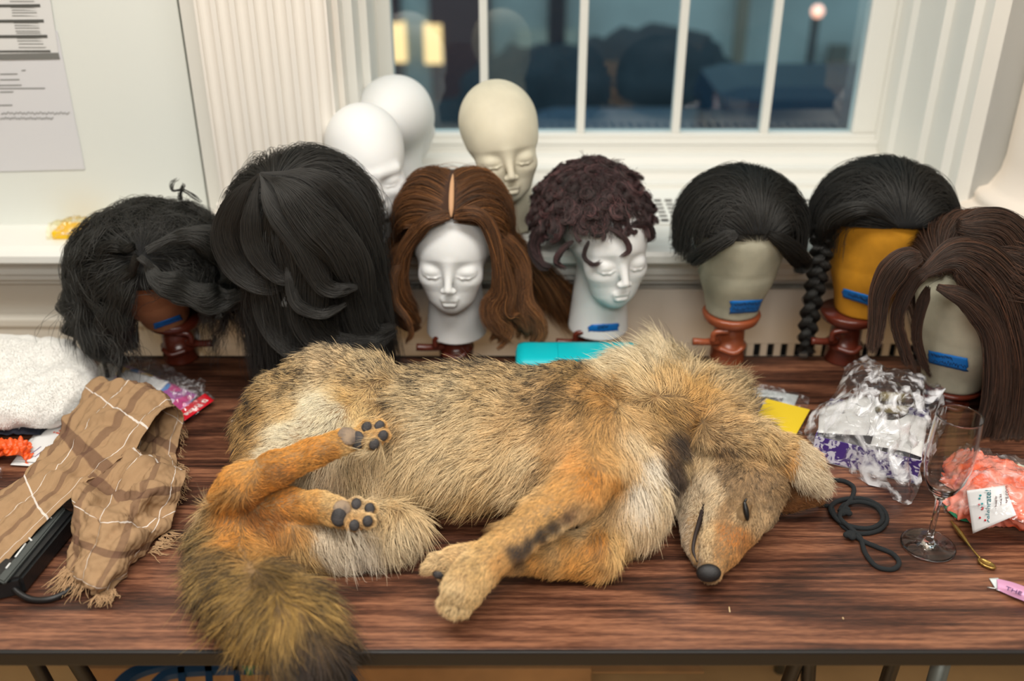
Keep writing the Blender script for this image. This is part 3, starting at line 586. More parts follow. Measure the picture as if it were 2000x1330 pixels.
def fur(n, wfun, lscale=1.0, k=6, rad=.00023, seed=0, clump=.35):
    R = np.random.default_rng(seed)
    P0 = sample_mesh(CV, CQ, n, wfun, R); N = CF.grad(P0)
    D = np.concatenate([furdata(P0[i:i+20000]) for i in range(0, n, 20000)])
    img = D[:, :2]/np.maximum(np.linalg.norm(D[:, :2], axis=1, keepdims=True), 1e-6)
    # tangent direction: image-plane flow carried onto the skin
    t = img[:, :1]*RT-img[:, 1:2]*UP; t = t+.35*np.stack([noise3(P0, .05, 1), noise3(P0, .05, 2), noise3(P0, .05, 3)], -1)
    t = nrm(t-N*(t*N).sum(1, keepdims=True)); t = nrm(t+.16*R.normal(size=t.shape))
    L = D[:, 2]*.001*R.uniform(.65, 1.15, n)*lscale*(1+.25*noise3(P0, .03, 4)); lift = D[:, 7+0] if False else D[:, 7]
    lift = D[:, 7]; tipv = D[:, 6]
    s = np.linspace(0, 1, k)[None, :, None]
    grav = np.array([0, 0, -1.])
    # small tufts: strands of a tuft share a target offset
    tuft = np.stack([noise3(P0, .009, 5), noise3(P0, .009, 6), noise3(P0, .009, 7)], -1)
    Pt = P0[:, None]+L[:, None, None]*(t[:, None]*s+N[:, None]*(lift[:, None, None]*(s*1.15-.55*s**2)+.02)+grav*.10*s**2+(clump*.42*tuft[:, None]+.05*R.normal(size=(n, 1, 3)))*s**1.6)
    Pt[..., 2] = np.where(Pt[..., 1] > TF-.008, np.maximum(Pt[..., 2], TAB+.0008), Pt[..., 2])
    v = R.normal(1.46, .30, n)*(1+.20*noise3(P0, .009, 8)+.13*noise3(P0, .030, 9)); col = np.clip(D[:, 3:6], 1, 255)/255
    col = np.clip(col, 0, 1)**2.0; col = col*np.array([1, 1.01, 1.04]); col = col*np.clip(v, .35, 2.4)[:, None]
    light = R.random(n) < .10; col[light] = col[light]*1.25; dk = R.random(n) < .11; col[dk] *= .32
    tp = np.clip(tipv*(1.45+1.6*noise3(P0, .016, 12)), 0, 1)*(R.random(n) < .85)
    taper = np.array([1, 1, .95, .85, .6, .15])[:k]
    mx_c = col.max(1, keepdims=True); col = np.where(mx_c > .86, col/mx_c*(.86+.10*(1-np.exp(-(mx_c-.86)*2))), col)
    return Pt, rad*taper[None, :]*np.clip(.6+L[:, None]/.03*.5, .6, 1.25), np.clip(col, 0, 1), tp
def wf(C_, N_):
    q = to_px(C_); D = np.concatenate([furdata(C_[i:i+20000]) for i in range(0, len(C_), 20000)])
    ln = D[:, 2]; w_ = np.clip(26/np.maximum(ln, 3), .75, 3.2)
    facing = (N_ @ nrm(np.array([0, -.75, .65])))
    w_ = w_*np.where(N_[:, 2] < -.75, .05, 1)*np.where(facing < -.5, .35, 1)
    for (x, y, z), rr in PADS:
        pass
    return w_
PADS = []
Pt, rd, colr, tp = fur(NFUR if 'NFUR' in globals() else 230000, wf)
# keep the paw pads, nose and eye slit bare
def bare(P0):
    keep = np.ones(len(P0), bool)
    for c, r in BARE: keep &= np.linalg.norm(P0-c, axis=1) > r
    return keep
BARE = []
padm = mat('paw_pad', (62, 58, 58), .65, bump=.5, bs=500, var=.35, vs_=60)
padl = mat('paw_pad_pale', (150, 128, 104), .7, bump=.5, bs=500, var=.3, vs_=60, var2=(90, 78, 70))
def pad(px, py, z0, ax, ay, az, m, rot=0, name='paw_pad'):
    # drop the pad onto the skin along the sight line, then lay an ellipsoid there
    c = np.array(PZ(px, py, z0)); d = nrm(ray(px, py)); tt = np.linspace(-.06, .06, 241); pp = c+d*tt[:, None]
    v = CF.val(pp); i = int(np.argmax(v < 0)) if (v < 0).any() else 120; c = pp[i]
    nn = nrm(CF.grad(c[None])[0]*.6-d*.6); a = nrm(RT*math.cos(rot)-UP*math.sin(rot)); a = nrm(a-nn*(a@nn)); b = np.cross(nn, a)
    F = Field(c-.026, c+.026, .0016); F.ell(c, (ax, ay, az), .001, rot=np.stack([a, b, nn], 1)); V, Q = F.nets()
    mesh(name, V, Q, m, coy); BARE.append((c, max(ax, ay)*.95)); return c
for (x, y, z) in hp1: pad(x, y, z+.005, .0070, .0080, .0034, padm, rot=.5)
pad(680, 852, .175, .0150, .0125, .0040, padl, rot=.3); pad(698, 860, .175, .010, .013, .0038, padm)
for (x, y, z) in hp2: pad(x, y, z+.005, .0070, .0078, .0034, padm)
pad(662, 1010, .108, .0105, .0125, .006, padm); pad(668, 994, .108, .0125, .012, .005, padl)
pad(858, 1122, .055, .009, .006, .004, padm)
# nose, nostrils, eye, mouth line
c = pad(1384, 1119, .030, .0165, .0120, .0075, mat('nose_black', (22, 18, 18), .5, bump=.3, bs=600), name='nose')
for dx in (-5, 6): pad(1384+dx, 1127, .035, .0028, .0022, .0035, mat('nostril', (6, 5, 5), .8), name='nostril')
pad(1457, 998, .10, .0040, .0140, .0042, mat('eye_slit', (14, 11, 10), .35), rot=-.15, name='eye')
pad(1455, 980, .10, .0022, .0060, .0025, mat('eye_slit', (14, 11, 10), .35), rot=.5, name='eyelid')
mp_ = []
for q in [(1378, 982), (1372, 1000), (1364, 1025), (1357, 1050), (1354, 1075), (1362, 1098)]:
    c = np.array(PZ(q[0], q[1], .05)); d = nrm(ray(*q)); pp = c+d*np.linspace(-.06, .08, 281)[:, None]; v = CF.val(pp); i = int(np.argmax(v < 0)) if (v < 0).any() else 140; mp_.append(pp[i])
tube('mouth', mp_, [.0018, .0048, .0036, .0028, .0024, .0012], mat('mouth_dark', (40, 28, 24), .6), coy, n=30, sides=8)
for q in catmull(np.array(mp_), 24): BARE.append((q, .0046))
for zz in np.linspace(-.010, .010, 5): BARE.append((np.array(PZ(1457, 998, .10))*0+CV[np.argmin(((to_px(CV)-(1457, 998+zz*900))**2).sum(1)+((CV-CAM)@FW)*60)], .0042))
# ears: the upper one folded over with its pale inside up, the lower one flat on the table
def ear(name, ctrl, m, seed):
    o = loft(name, ctrl, m, coy, 24, 20, amp=.0015, ns=.02, thick=.003, seed=seed); return o
EAR1 = [[(1545, 870, .125), (1562, 862, .132), (1580, 870, .13), (1592, 884, .12)], [(1538, 905, .10), (1560, 900, .112), (1585, 900, .112), (1606, 905, .10)],
        [(1548, 935, .075), (1572, 938, .085), (1596, 936, .085), (1616, 930, .07)], [(1575, 955, .05), (1592, 958, .055), (1606, 958, .055), (1620, 948, .045)]]
ear('ear', EAR1, mat('ear_pale', (206, 182, 146), .85, bump=.4, bs=200), 2)
EAR2 = [[(1530, 930, .035), (1520, 960, .04), (1524, 990, .02), (1528, 1002, .008)], [(1560, 940, .04), (1556, 965, .045), (1554, 985, .03), (1552, 998, .008)],
        [(1590, 950, .035), (1588, 968, .04), (1584, 982, .028), (1580, 990, .008)], [(1606, 962, .02), (1606, 970, .022), (1604, 978, .018), (1602, 984, .008)]]
ear('ear', EAR2, mat('ear_brown', (128, 84, 44), .85, bump=.4, bs=200, var=.3, vs_=60), 3)
kp = bare(Pt[:, 0])
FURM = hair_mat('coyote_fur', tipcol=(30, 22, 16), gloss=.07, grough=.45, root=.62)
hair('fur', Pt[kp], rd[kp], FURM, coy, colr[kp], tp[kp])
# short fur on the ears
def patchfur(name, ctrl, n, d, L, c, seed, lift=.5):
    R = np.random.default_rng(seed); Cc = np.array([[PZ(*q) for q in r] for r in ctrl]); S = catmull(Cc, 30); S = np.transpose(catmull(np.transpose(S, (1, 0, 2)), 30), (1, 0, 2))
    du = np.gradient(S, axis=0); dv = np.gradient(S, axis=1); N = nrm(np.cross(du, dv)); N = np.where((N@FW)[..., None] > 0, -N, N)
    i = R.integers(0, 30, n); j = R.integers(0, 30, n); P0 = S[i, j]+R.normal(size=(n, 3))*.0012; n_ = N[i, j]
    t = np.array(RT)*d[0]-UP*d[1]; t = nrm(t-n_*(n_@t)[:, None]+.25*R.normal(size=(n, 3))); s = np.linspace(0, 1, 5)[None, :, None]
    ln = (L*R.uniform(.6, 1.2, n))[:, None, None]; P = P0[:, None]+ln*(t[:, None]*s+n_[:, None]*lift*(s-.4*s*s))
    P[..., 2] = np.maximum(P[..., 2], TAB+.001)
    col = (np.array(c)/255)**2.2*np.clip(R.normal(1, .15, n), .5, 1.5)[:, None]
    hair(name, P, np.array([.0002, .0002, .00018, .00013, .00004])[None], FURM, coy, np.clip(col, 0, 1), np.zeros(n))
patchfur('ear_fur', EAR1, 5000, (.7, .7), .016, (232, 212, 178), 5)
patchfur('ear_fur', EAR2, 3000, (.9, .1), .007, (150, 98, 50), 6, .3)
# ================================================================ heads, stands and wigs
def foam_head(male=False):
    F = Field((-.095, -.135, -.006), (.095, .12, .30), .0018)
    F.ell((0, .016, .203), (.071, .086, .078), .01)
    F.cone((0, -.030, .172), (0, -.044, .116), .0545, .034, .03)
    F.cone((0, .012, .16), (0, .004, -.02), .039, .056, .022)
    F.ell((0, -.062, .091), (.018, .017, .014), .022)                 # chin
    j = .006 if male else 0
    for s in (-1, 1):
        F.cone((s*.030, -.057, .143), (s*.021, -.053, .110), .023+j, .019+j, .022)     # cheeks and jaw
        F.ell((s*.0290, -.1030, .1630), (.0190, .0180, .0120), .022, sub=True)          # sockets
        if male: F.cone((s*.012, -.0830, .180), (s*.042, -.068, .181), .0030, .003, .020)   # brow
        F.ell((s*.0280, -.0690, .1610), (.0165, .0130, .0115), .006)                    # closed lids
        for (xa, ya, za, xb, yb, zb) in ((.0145, -.0790, .1560, .0215, -.0818, .1530), (.0215, -.0818, .1530, .0335, -.0808, .1530), (.0335, -.0808, .1530, .0425, -.0740, .1565)):
            F.cone((s*xa, ya, za), (s*xb, yb, zb), .0013, .0013, .0025)                 # lash line
    F.cone((0, -.0765, .178), (0, -.0975, .1385), .0050, .0066+j*.3, .015)              # nose
    for s in (-1, 1): F.ell((s*.0078, -.0930, .1345), (.0056, .0066, .0050), .006)
    F.ell((0, -.0955, .1285), (.009, .010, .0025), .004, sub=True)
    F.cone((-.009, -.0845, .1120), (.009, -.0845, .1120), .0045, .0045, .008)           # lips
    F.cone((-.006, -.0845, .1035), (.006, -.0845, .1035), .0048, .0048, .007)
    F.cone((-.014, -.0885, .1082), (.014, -.0885, .1082), .0010, .0010, .003, sub=True)
    F.floor(0.0)
    return F.nets()
def block_head():
    F = Field((-.10, -.115, -.006), (.10, .125, .275), .004)
    F.cone((0, 0, -.02), (0, -.002, .115), .044, .068, .03)
    F.cone((0, -.010, .10), (0, -.008, .17), .062, .076, .03)
    F.ell((0, .008, .178), (.078, .096, .082), .03)
    F.floor(0.0)
    return F.nets()
HEADS = {'foam': foam_head(), 'male': foam_head(True), 'block': block_head()}
def place(kind, base, yaw=0, pitch=0, roll=0, sc=1.0):
    V, Q = HEADS[kind]
    M = Matrix.Rotation(yaw, 3, 'Z') @ Matrix.Rotation(roll, 3, 'Y') @ Matrix.Rotation(pitch, 3, 'X')
    return V @ np.array(M).T * (np.array(sc) if np.ndim(sc) else sc) + np.array(base), Q
FOAM = mat('styrofoam', (228, 228, 226), .6, bump=.12, bs=420, sss=.25)
FOAMC = mat('styrofoam_cream', (216, 208, 184), .6, bump=.15, bs=420, sss=.2, var=.06, vs_=14)
CANV = mat('canvas', (186, 182, 160), .85, bump=.3, bs=700, var=.1, vs_=22)
OCHRE = mat('canvas_ochre', (214, 148, 26), .85, bump=.3, bs=700, var=.12, vs_=18)
TANC = mat('canvas_tan', (172, 116, 76), .85, bump=.3, bs=700, var=.12, vs_=22)
PLB = mat('brown_plastic', (150, 78, 48), .25, spec=.6)
PLD = mat('dark_brown_plastic', (96, 40, 26), .25, spec=.6)
TAPE = mat('blue_tape', (12, 112, 196), .5, bump=.15, bs=300)
INK = mat('ink', (14, 34, 70), .7)
def stand(loc, h, label, m, disc=True, armdir=-1, r=.033):
    s = empty('wig_clamp_stand', loc, label, 'wig stand')
    x, y, z = loc
    lathe('post', [(0, 0), (r*.98, 0), (r, .004), (r*.96, h*.28), (r*1.03, h*.30), (r*1.03, h*.36), (r*.88, h*.38), (r*.86, h*.82), (r*.95, h*.86), (0, h*.88)], loc, m, s)
    if disc: lathe('disc', [(0, h*.86), (.048, h*.86), (.050, h*.88), (.054, h), (.052, h+.004), (0, h+.004)], loc, m, s)
    a = h*.45
    tube('clamp_screw', [(x+armdir*r*.7, y-.018, z+a+.004), (x+armdir*(r+.016), y-.030, z+a+.008), (x+armdir*(r+.040), y-.032, z+a+.010)], [.008, .0065, .007], m, s, n=14, sides=12)
    tube('wing_handle', [(x+armdir*(r+.004), y-.034, z+a+.012), (x+armdir*(r+.002), y-.036, z+a+.030), (x+armdir*r*.3, y-.038, z+a+.035)], [.0055, .005, .0055], m, s, n=14, sides=10)
    tube('lock_lever', [(x+armdir*r*.7, y-.030, z+a-.006), (x-armdir*r*.1, y-.040, z+a-.010), (x-armdir*r*.6, y-.034, z+a-.002)], [.005, .0055, .0045], m, s, n=14, sides=10)
    return s
class Surf:                                      # find where a sight line meets a mesh's points (for laying tape on a head)
    def __init__(s, V): s.V = V; s.q = to_px(V); s.d = (V-CAM) @ FW
    def hit(s, px, py):
        d2 = ((s.q-(px, py))**2).sum(1); i = np.argsort(d2)[:90]; i = i[s.d[i] < s.d[i].min()+.03]; w_ = 1/(d2[i]+4); return (s.V[i]*w_[:, None]).sum(0)/w_.sum()
def tape(head, V, quad, label, scrib, name='tape'):
    # torn strip of tape: grid between four photo corners laid on the head's surface
    S = Surf(V); tl, tr, br, bl = [np.array(q, float) for q in quad]; nu, nv = 16, 6; P = np.zeros((nu, nv, 3)); rr = np.random.default_rng(int(tl[0]))
    for i in range(nu):
        for j in range(nv):
            u, v = i/(nu-1), j/(nv-1); q = (tl*(1-u)+tr*u)*(1-v)+(bl*(1-u)+br*u)*v
            if i in (0, nu-1): q = q+rr.normal(0, 2.0, 2)*(1, .2)
            P[i, j] = S.hit(*q)
    for _ in range(3): P[1:-1, 1:-1] = .5*P[1:-1, 1:-1]+.125*(P[2:, 1:-1]+P[:-2, 1:-1]+P[1:-1, 2:]+P[1:-1, :-2])
    P = P-nrm(P-CAM)*.0022
    I = np.arange(nu*nv).reshape(nu, nv); Fq = np.stack([I[:-1, :-1], I[1:, :-1], I[1:, 1:], I[:-1, 1:]], -1).reshape(-1, 4)
    o = mesh(name, P.reshape(-1, 3), Fq, TAPE, head); md = o.modifiers.new('t', 'SOLIDIFY'); md.thickness = .0004
    # handwriting: pen strokes along the strip
    for (u0, u1, v0, amp, kind) in scrib:
        r2 = np.random.default_rng(int(u0*100+v0*10+tl[0])); n = 44; us = np.linspace(u0, u1, n); vv = v0+amp*np.sin(np.arange(n)*1.9+r2.uniform(0, 3, n))*r2.uniform(.4, 1, n)
        us = us+.012*np.cos(np.arange(n)*1.9); pts = []
        for u, v in zip(us, vv):
            a = np.clip(u, 0, 1)*(nu-1); b = np.clip(v, 0, 1)*(nv-1); i, j = min(int(a), nu-2), min(int(b), nv-2); a -= i; b -= j
            pts.append((P[i, j]*(1-a)+P[i+1, j]*a)*(1-b)+(P[i, j+1]*(1-a)+P[i+1, j+1]*a)*b-nrm(P[i, j]-CAM)*.0008)
        tube('handwriting', pts, .00042, INK, o, n=90, sides=5)
    return o, P
def letters(txt, P, u0, v0, sz, m, parent):      # printed letters placed in the tape's plane
    nu, nv = P.shape[:2]; a = P[int(u0*(nu-1)), int(v0*(nv-1))]; ex = nrm(P[-1, 2]-P[0, 2]); ey = nrm(P[5, 0]-P[5, -1]); ez = nrm(np.cross(ex, ey)); ey = np.cross(ez, ex)
    p = a+ez*.002
    return text3(txt, p, ex, ey, sz, m, parent)
def text3(txt, p, ex, ey, sz, m, parent, name='lettering', depth=.0003):
    ex = nrm(np.array(ex, float)); ey = nrm(np.array(ey, float)-ex*(ex@np.array(ey, float))); ez = np.cross(ex, ey)
    cu = bpy.data.curves.new('txt', 'FONT'); cu.body = txt; cu.size = sz; cu.extrude = depth; cu.align_x = 'CENTER'; cu.align_y = 'CENTER'
    o = bpy.data.objects.new('txt', cu); COL.objects.link(o); bpy.context.view_layer.update(); me = bpy.data.meshes.new_from_object(o)
    bpy.data.objects.remove(o); bpy.data.curves.remove(cu)
    M = Matrix(((ex[0], ey[0], ez[0], p[0]), (ex[1], ey[1], ez[1], p[1]), (ex[2], ey[2], ez[2], p[2]), (0, 0, 0, 1))); me.transform(M); me.materials.clear()
    return link(name, me, m, parent)
def root_loc(p):
    t = Vector((0, 0, 0))
    while p is not None: t += p.location; p = p.parent
    return t
def head(name, kind, base, label, m, **kw):
    V, Q = place(kind, base, **kw); h = empty(name, base, label, 'mannequin head' if kind != 'block' else 'wig block'); mesh('head_form', V, Q, m, h); return h, V
def foot(px, py, Y): return PY(px, py, Y)
# --- bare styrofoam heads standing on the ledge
b = PY(996, 452, 1.845); b[2] = .9385
h8, V8 = head('styrofoam_head', 'foam', b, 'cream yellowed bare styrofoam head with closed eyes standing on the window ledge', FOAMC, sc=(1.045, 1.045, 1.005), roll=-.10, yaw=.16, pitch=.04)
b = PY(744, 450, 1.778); b[2] = .9365
h9, V9 = head('styrofoam_head', 'male', b, 'white bare styrofoam head with a man\'s features, partly behind the auburn wig', FOAM, sc=(1.0, 1.0, .93), yaw=.24, pitch=.10, roll=-.10)
b = PY(786, 400, 1.975); b[2] = .9365
h10, V10 = head('styrofoam_head', 'foam', b, 'rearmost white bare styrofoam head, turned away close to the window', FOAM, sc=(1.06, 1.06, .95), yaw=2.9)
# --- heads under the wigs
SB = {}
def stand_at(px, py, h, label, m, **kw):
    b = PZ(px, py, 0); b = np.array([b[0], b[1]+.030, TAB+.0005]); stand(tuple(b), h, label, m, **kw); return b
b5 = stand_at(1424, 716, .098, 'orange-brown clamp stand under the grey canvas block with the black bob wig', PLB, armdir=-1)
h5, V5 = head('canvas_wig_block', 'block', b5+[0, 0, .103], 'grey canvas wig block under the short black bob wig, with blue tape', CANV, sc=(1.0, 1.0, .93))
b6 = stand_at(1652, 716, .100, 'orange-brown clamp stand under the mustard yellow block', PLD, armdir=-1)
h6, V6 = head('canvas_wig_block', 'block', b6+[.02, 0, .105], 'mustard yellow canvas wig block under the braided black wig', OCHRE)
b7 = PZ(1862, 800, 0); b7 = np.array([b7[0], b7[1]+.03, TAB+.0005]); stand(tuple(b7), .034, 'dark brown clamp stand almost hidden under the block with the long brown wig', PLD, r=.035)
h7, V7 = head('canvas_wig_block', 'block', b7+[0, 0, .039], 'large grey canvas wig block at the right under the long straight brown wig', CANV, sc=(1.05, 1.02, 1.0))
b1 = stand_at(346, 714, .086, 'dark red-brown clamp stand under the tan block with the frizzy black wig', PLD, armdir=1)
h1, V1 = head('canvas_wig_block', 'block', b1+[-.010, -.012, .094], 'small tan canvas wig block peeping out below the frizzy black wig', TANC, pitch=.35, roll=-.06, sc=(.90, .88, .80))
b3 = stand_at(890, 706, .048, 'dark brown clamp stand below the white head with the auburn wig', PLD, armdir=-1, disc=False)
h3, V3 = head('styrofoam_head', 'foam', b3+[.002, 0, .049], 'white styrofoam face with closed eyes framed by the long auburn wig', FOAM, sc=(1.06, 1.06, 1.02), pitch=.05, yaw=-.06)
b4 = stand_at(1160, 694, .044, 'brown clamp stand below the white head with the curly maroon wig', PLD, armdir=-1, disc=False)
h4, V4 = head('styrofoam_head', 'foam', b4+[.010, 0, .045], 'white styrofoam face with blue tape on its neck under the curly dark maroon wig', FOAM, sc=1.06, pitch=.06, yaw=.30)
b2 = PY(600, 700, 1.575); b2[2] = TAB+.0005
stand(tuple(b2), .055, 'clamp stand hidden under the long layered black wig behind the coyote', PLD)
h2, V2 = head('styrofoam_head', 'foam', b2+[0, 0, .060], 'styrofoam head entirely covered by the long layered black wig', FOAM, sc=1.06)
# tapes with handwriting
tape(h5, V5, [(1428, 588), (1493, 585), (1486, 609), (1423, 613)], 't', [(.12, .9, .30, .16, 0), (.1, .95, .70, .16, 0)])
tape(h6, V6, [(1648, 563), (1700, 578), (1700, 598), (1645, 580)], 't', [(.2, .95, .5, .22, 0)])
tape(h7, V7, [(1812, 684), (1893, 700), (1889, 726), (1812, 708)], 't', [(.08, .6, .28, .16, 0), (.08, .95, .68, .17, 0)])
tape(h1, V1, [(298, 634), (352, 615), (356, 624), (302, 644)], 't', [(.1, .9, .5, .2, 0)])
t4, P4 = tape(h4, V4, [(1152, 634), (1207, 631), (1208, 654), (1147, 656)], 't', [(.1, .95, .72, .14, 0)])
letters('DEV', P4, .5, .30, .011, INK, t4)

# ---------------------------------------------------------------- wigs
def ellw(p, c, r): return np.linalg.norm((p-c)/r, axis=-1)
def strands(c, r, n, whorl, L, nst=16, tau=.44, tcut=-.08, grav=.5, sweep=(0, 0, 0), stiff=.6, thick=.012, zcut=None, wob=.006, wsc=.018, wfr=0, face=None, seed=0, keep=None, frizz=0, curl=0, awayw=1.0, lenv=.15):
    R = np.random.default_rng(seed); u = nrm(R.normal(size=(n*4, 3)))
    k = (u[:, 1]*math.sin(tau)+u[:, 2]*math.cos(tau) > tcut)
    if keep is not None: k &= keep(u)
    u = u[k][:n]; n = len(u); c = np.array(c); r = np.array(r); W = c+nrm((np.array(whorl)-c)/r)*r
    h = 1+thick/r.mean()*R.random(n)**.8
    p = c+u*r; P = [p.copy()]; d = None; Ls = L*(1+lenv*R.normal(size=n)); seg = Ls/(nst-1); alive = np.ones(n, bool); hh = np.full(n, 1.0)
    zc = None if zcut is None else zcut(p)+R.normal(size=n)*.004
    for s in range(nst-1):
        N = nrm((p-c)/(r*r)); a = p-W; a = nrm(a-N*(a*N).sum(1, keepdims=True))
        close = np.clip(1.6-(ellw(p, c, r)-1)*12, 0, 1)[:, None]; f = s/(nst-1)
        t = a*awayw*(1-f)**.7*close+np.array(sweep)*(1-.5*f)+np.array([0, 0, -1.])*grav*(.4+1.2*f)
        t = t+frizz*np.stack([noise3(p, .03, 1), noise3(p, .03, 2), noise3(p, .03, 3)], -1)
        t = nrm(t); d = t if d is None else nrm(d*stiff+t*(1-stiff))
        up_ = (p[:, 2] > c[2]-.25*r[2])[:, None]; dt = nrm(d-N*(d*N).sum(1, keepdims=True)); d = np.where(up_, dt, d)
        q = p+d*seg[:, None]
        hh = 1+(h-1)*min(1, (s+1)/4); e = ellw(q, c, r); fix = (e < hh) | (q[:, 2] > c[2]-.25*r[2])
        q = np.where(fix[:, None], c+(q-c)*(hh/np.maximum(e, 1e-6))[:, None], q)
        if face is not None: q = face(q, P[0])
        if zc is not None: alive &= q[:, 2] > zc
        q = np.where(alive[:, None], q, p); q[:, 2] = np.maximum(q[:, 2], TAB+.002)
        p = q; P.append(p.copy())
    P = np.stack(P, 1); sv = np.linspace(0, 1, nst)[None, :, None]
    root = P[:, 0]; off = np.stack([noise3(root, wsc, 5), noise3(root, wsc, 6), noise3(root, wsc, 7)], -1)[:, None]
    off2 = np.stack([noise3(root, wsc*.35, 8), noise3(root, wsc*.35, 9), noise3(root, wsc*.35, 10)], -1)[:, None]
    P = P+(off*.7+off2*.5)*wob*sv**1.2+R.normal(size=(n, 1, 3))*.0016*sv
    if wfr: P = P+off[:, :, [1, 2, 0]]*wfr*np.sin(sv*14+3*off[..., :1])*sv
    if curl:                                   # individual frizzy waves
        ph = R.uniform(0, 6.28, (n, 1, 1)); A = R.normal(size=(n, 1, 3)); P = P+nrm(A)*curl*np.sin(sv*R.uniform(14, 26, (n, 1, 1))+ph)*sv**.7
    return P
def lock(pts, rad, n, k=18, seed=0, flat=1.0, wave=0, wn=3, stagger=.25, px=True, tw=0, taper=1.0, st=.10):
    R = np.random.default_rng(seed); Q = np.array([PY(*q) if px else q for q in pts], float); C_ = catmull(Q, k*3)
    T = nrm(np.gradient(C_, axis=0)); A = nrm(np.cross(T, FW)); B = np.cross(T, A); rad = list(rad); rad = [rad[0]*.45]+rad
    rx = [0]+list(np.linspace(.10, 1, len(rad)-1)); Rr = np.interp(np.linspace(0, 1, k*3), rx, rad)
    th = R.uniform(0, 6.28, n); rr = np.sqrt(R.random(n)); a = rr*np.cos(th); b_ = rr*np.sin(th)*flat
    g = R.integers(0, max(5, n//90), n); ng = g.max()+1; ga = R.uniform(-1, 1, ng)*.95; gb = R.uniform(-1, 1, ng)*.95*flat; m_ = .72     # tufts inside a lock
    gp = R.uniform(0, 6.28, (4, ng)); gl = 1-.22*R.random(ng)
    P = np.zeros((n, k, 3)); end = (1-stagger*R.random(n)**2)*gl[g]; s0 = st*R.random(n); w1_, w2_ = R.uniform(0, 6.28, (2, n)); am = R.uniform(.0004, .0022, n)
    for i in range(k):
        t = s0+(i/(k-1))*(end-s0); x = t*(k*3-1); j = np.minimum(x.astype(int), k*3-2); f = (x-j)[:, None]
        c0 = C_[j]*(1-f)+C_[j+1]*f; a0 = A[j]; b0 = B[j]; r0 = Rr[j]; mm = np.clip(m_*t*1.3*taper, 0, .86)
        aa = a*(1-mm)+ga[g]*mm+.10*np.sin(5*t+gp[0][g])*t; bb = b_*(1-mm)+gb[g]*mm+.10*np.sin(6*t+gp[1][g])*t
        if tw: cs, sn_ = np.cos(tw*t), np.sin(tw*t); aa, bb = aa*cs-bb*sn_, aa*sn_+bb*cs
        P[:, i] = c0+a0*(aa*r0+wave*np.sin(t*wn*6.28+ga[g]*1.5)+am*t*np.sin(7*t+w1_)*2)[:, None]+b0*(bb*r0+wave*.7*np.cos(t*wn*6.28+gb[g]*1.5)+am*t*np.sin(6*t+w2_)*2)[:, None]
    P[..., 2] = np.maximum(P[..., 2], TAB+.002)
    return P
def resample(P, k):
    if P.shape[1] == k: return P
    t = np.linspace(0, P.shape[1]-1, k); i = np.minimum(t.astype(int), P.shape[1]-2); f = (t-i)[None, :, None]
    return P[:, i]*(1-f)+P[:, i+1]*f
WIGM = {}
def wig_obj(label, loc, parts, base, m, rad=.00028, var=.25, hi=None, seed=0, group=None, k=18):
    w_ = empty('wig', loc, label, 'wig'); R = np.random.default_rng(seed)
    P = np.concatenate([resample(p, k) for p in parts]); n = len(P)
    g = noise3(P[:, k//2], .012, 11)
    v = np.clip(R.normal(1, var*1.3, n)*(1+.45*g), .2, 2.6)[:, None]; col = (np.array(base)/255)**2.2*v
    if hi is not None: mk = R.random(n) < .18; col[mk] = (np.array(hi)/255)**2.2*v[mk]
    tp = np.ones(k); tp[-3:] = (.85, .6, .15)
    hair('hair', P, rad*tp[None], m, w_, np.clip(col, 0, 1)); return w_
def cap(parent, c, r, m, tau=.44, tcut=-.05, sc=1.0):
    V, F = [], []; nu, nv = 48, 28
    for j in range(nv+1):
        for i in range(nu):
            th = math.pi*j/nv; ph = 2*math.pi*i/nu; V.append((math.sin(th)*math.cos(ph), math.sin(th)*math.sin(ph), math.cos(th)))
    V = np.array(V)
    for j in range(nv):
        for i in range(nu):
            q = (j*nu+i, j*nu+(i+1) % nu, (j+1)*nu+(i+1) % nu, (j+1)*nu+i); c_ = V[list(q)].mean(0)
            if c_[1]*math.sin(tau)+c_[2]*math.cos(tau) > tcut: F.append(q)
    o = mesh('wig_cap', np.array(c)+V*np.array(r)*sc, F, m, parent); md = o.modifiers.new('t', 'SOLIDIFY'); md.thickness = .002; return o
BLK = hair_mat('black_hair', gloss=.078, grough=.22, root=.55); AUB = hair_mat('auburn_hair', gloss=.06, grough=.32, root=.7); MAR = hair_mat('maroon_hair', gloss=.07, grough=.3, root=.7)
CAPB = mat('wig_cap_black', (14, 14, 14), .9); CAPA = mat('wig_cap_brown', (58, 34, 18), .9); CAPS = mat('scalp_lace', (196, 150, 110), .7)
NS = 1.0
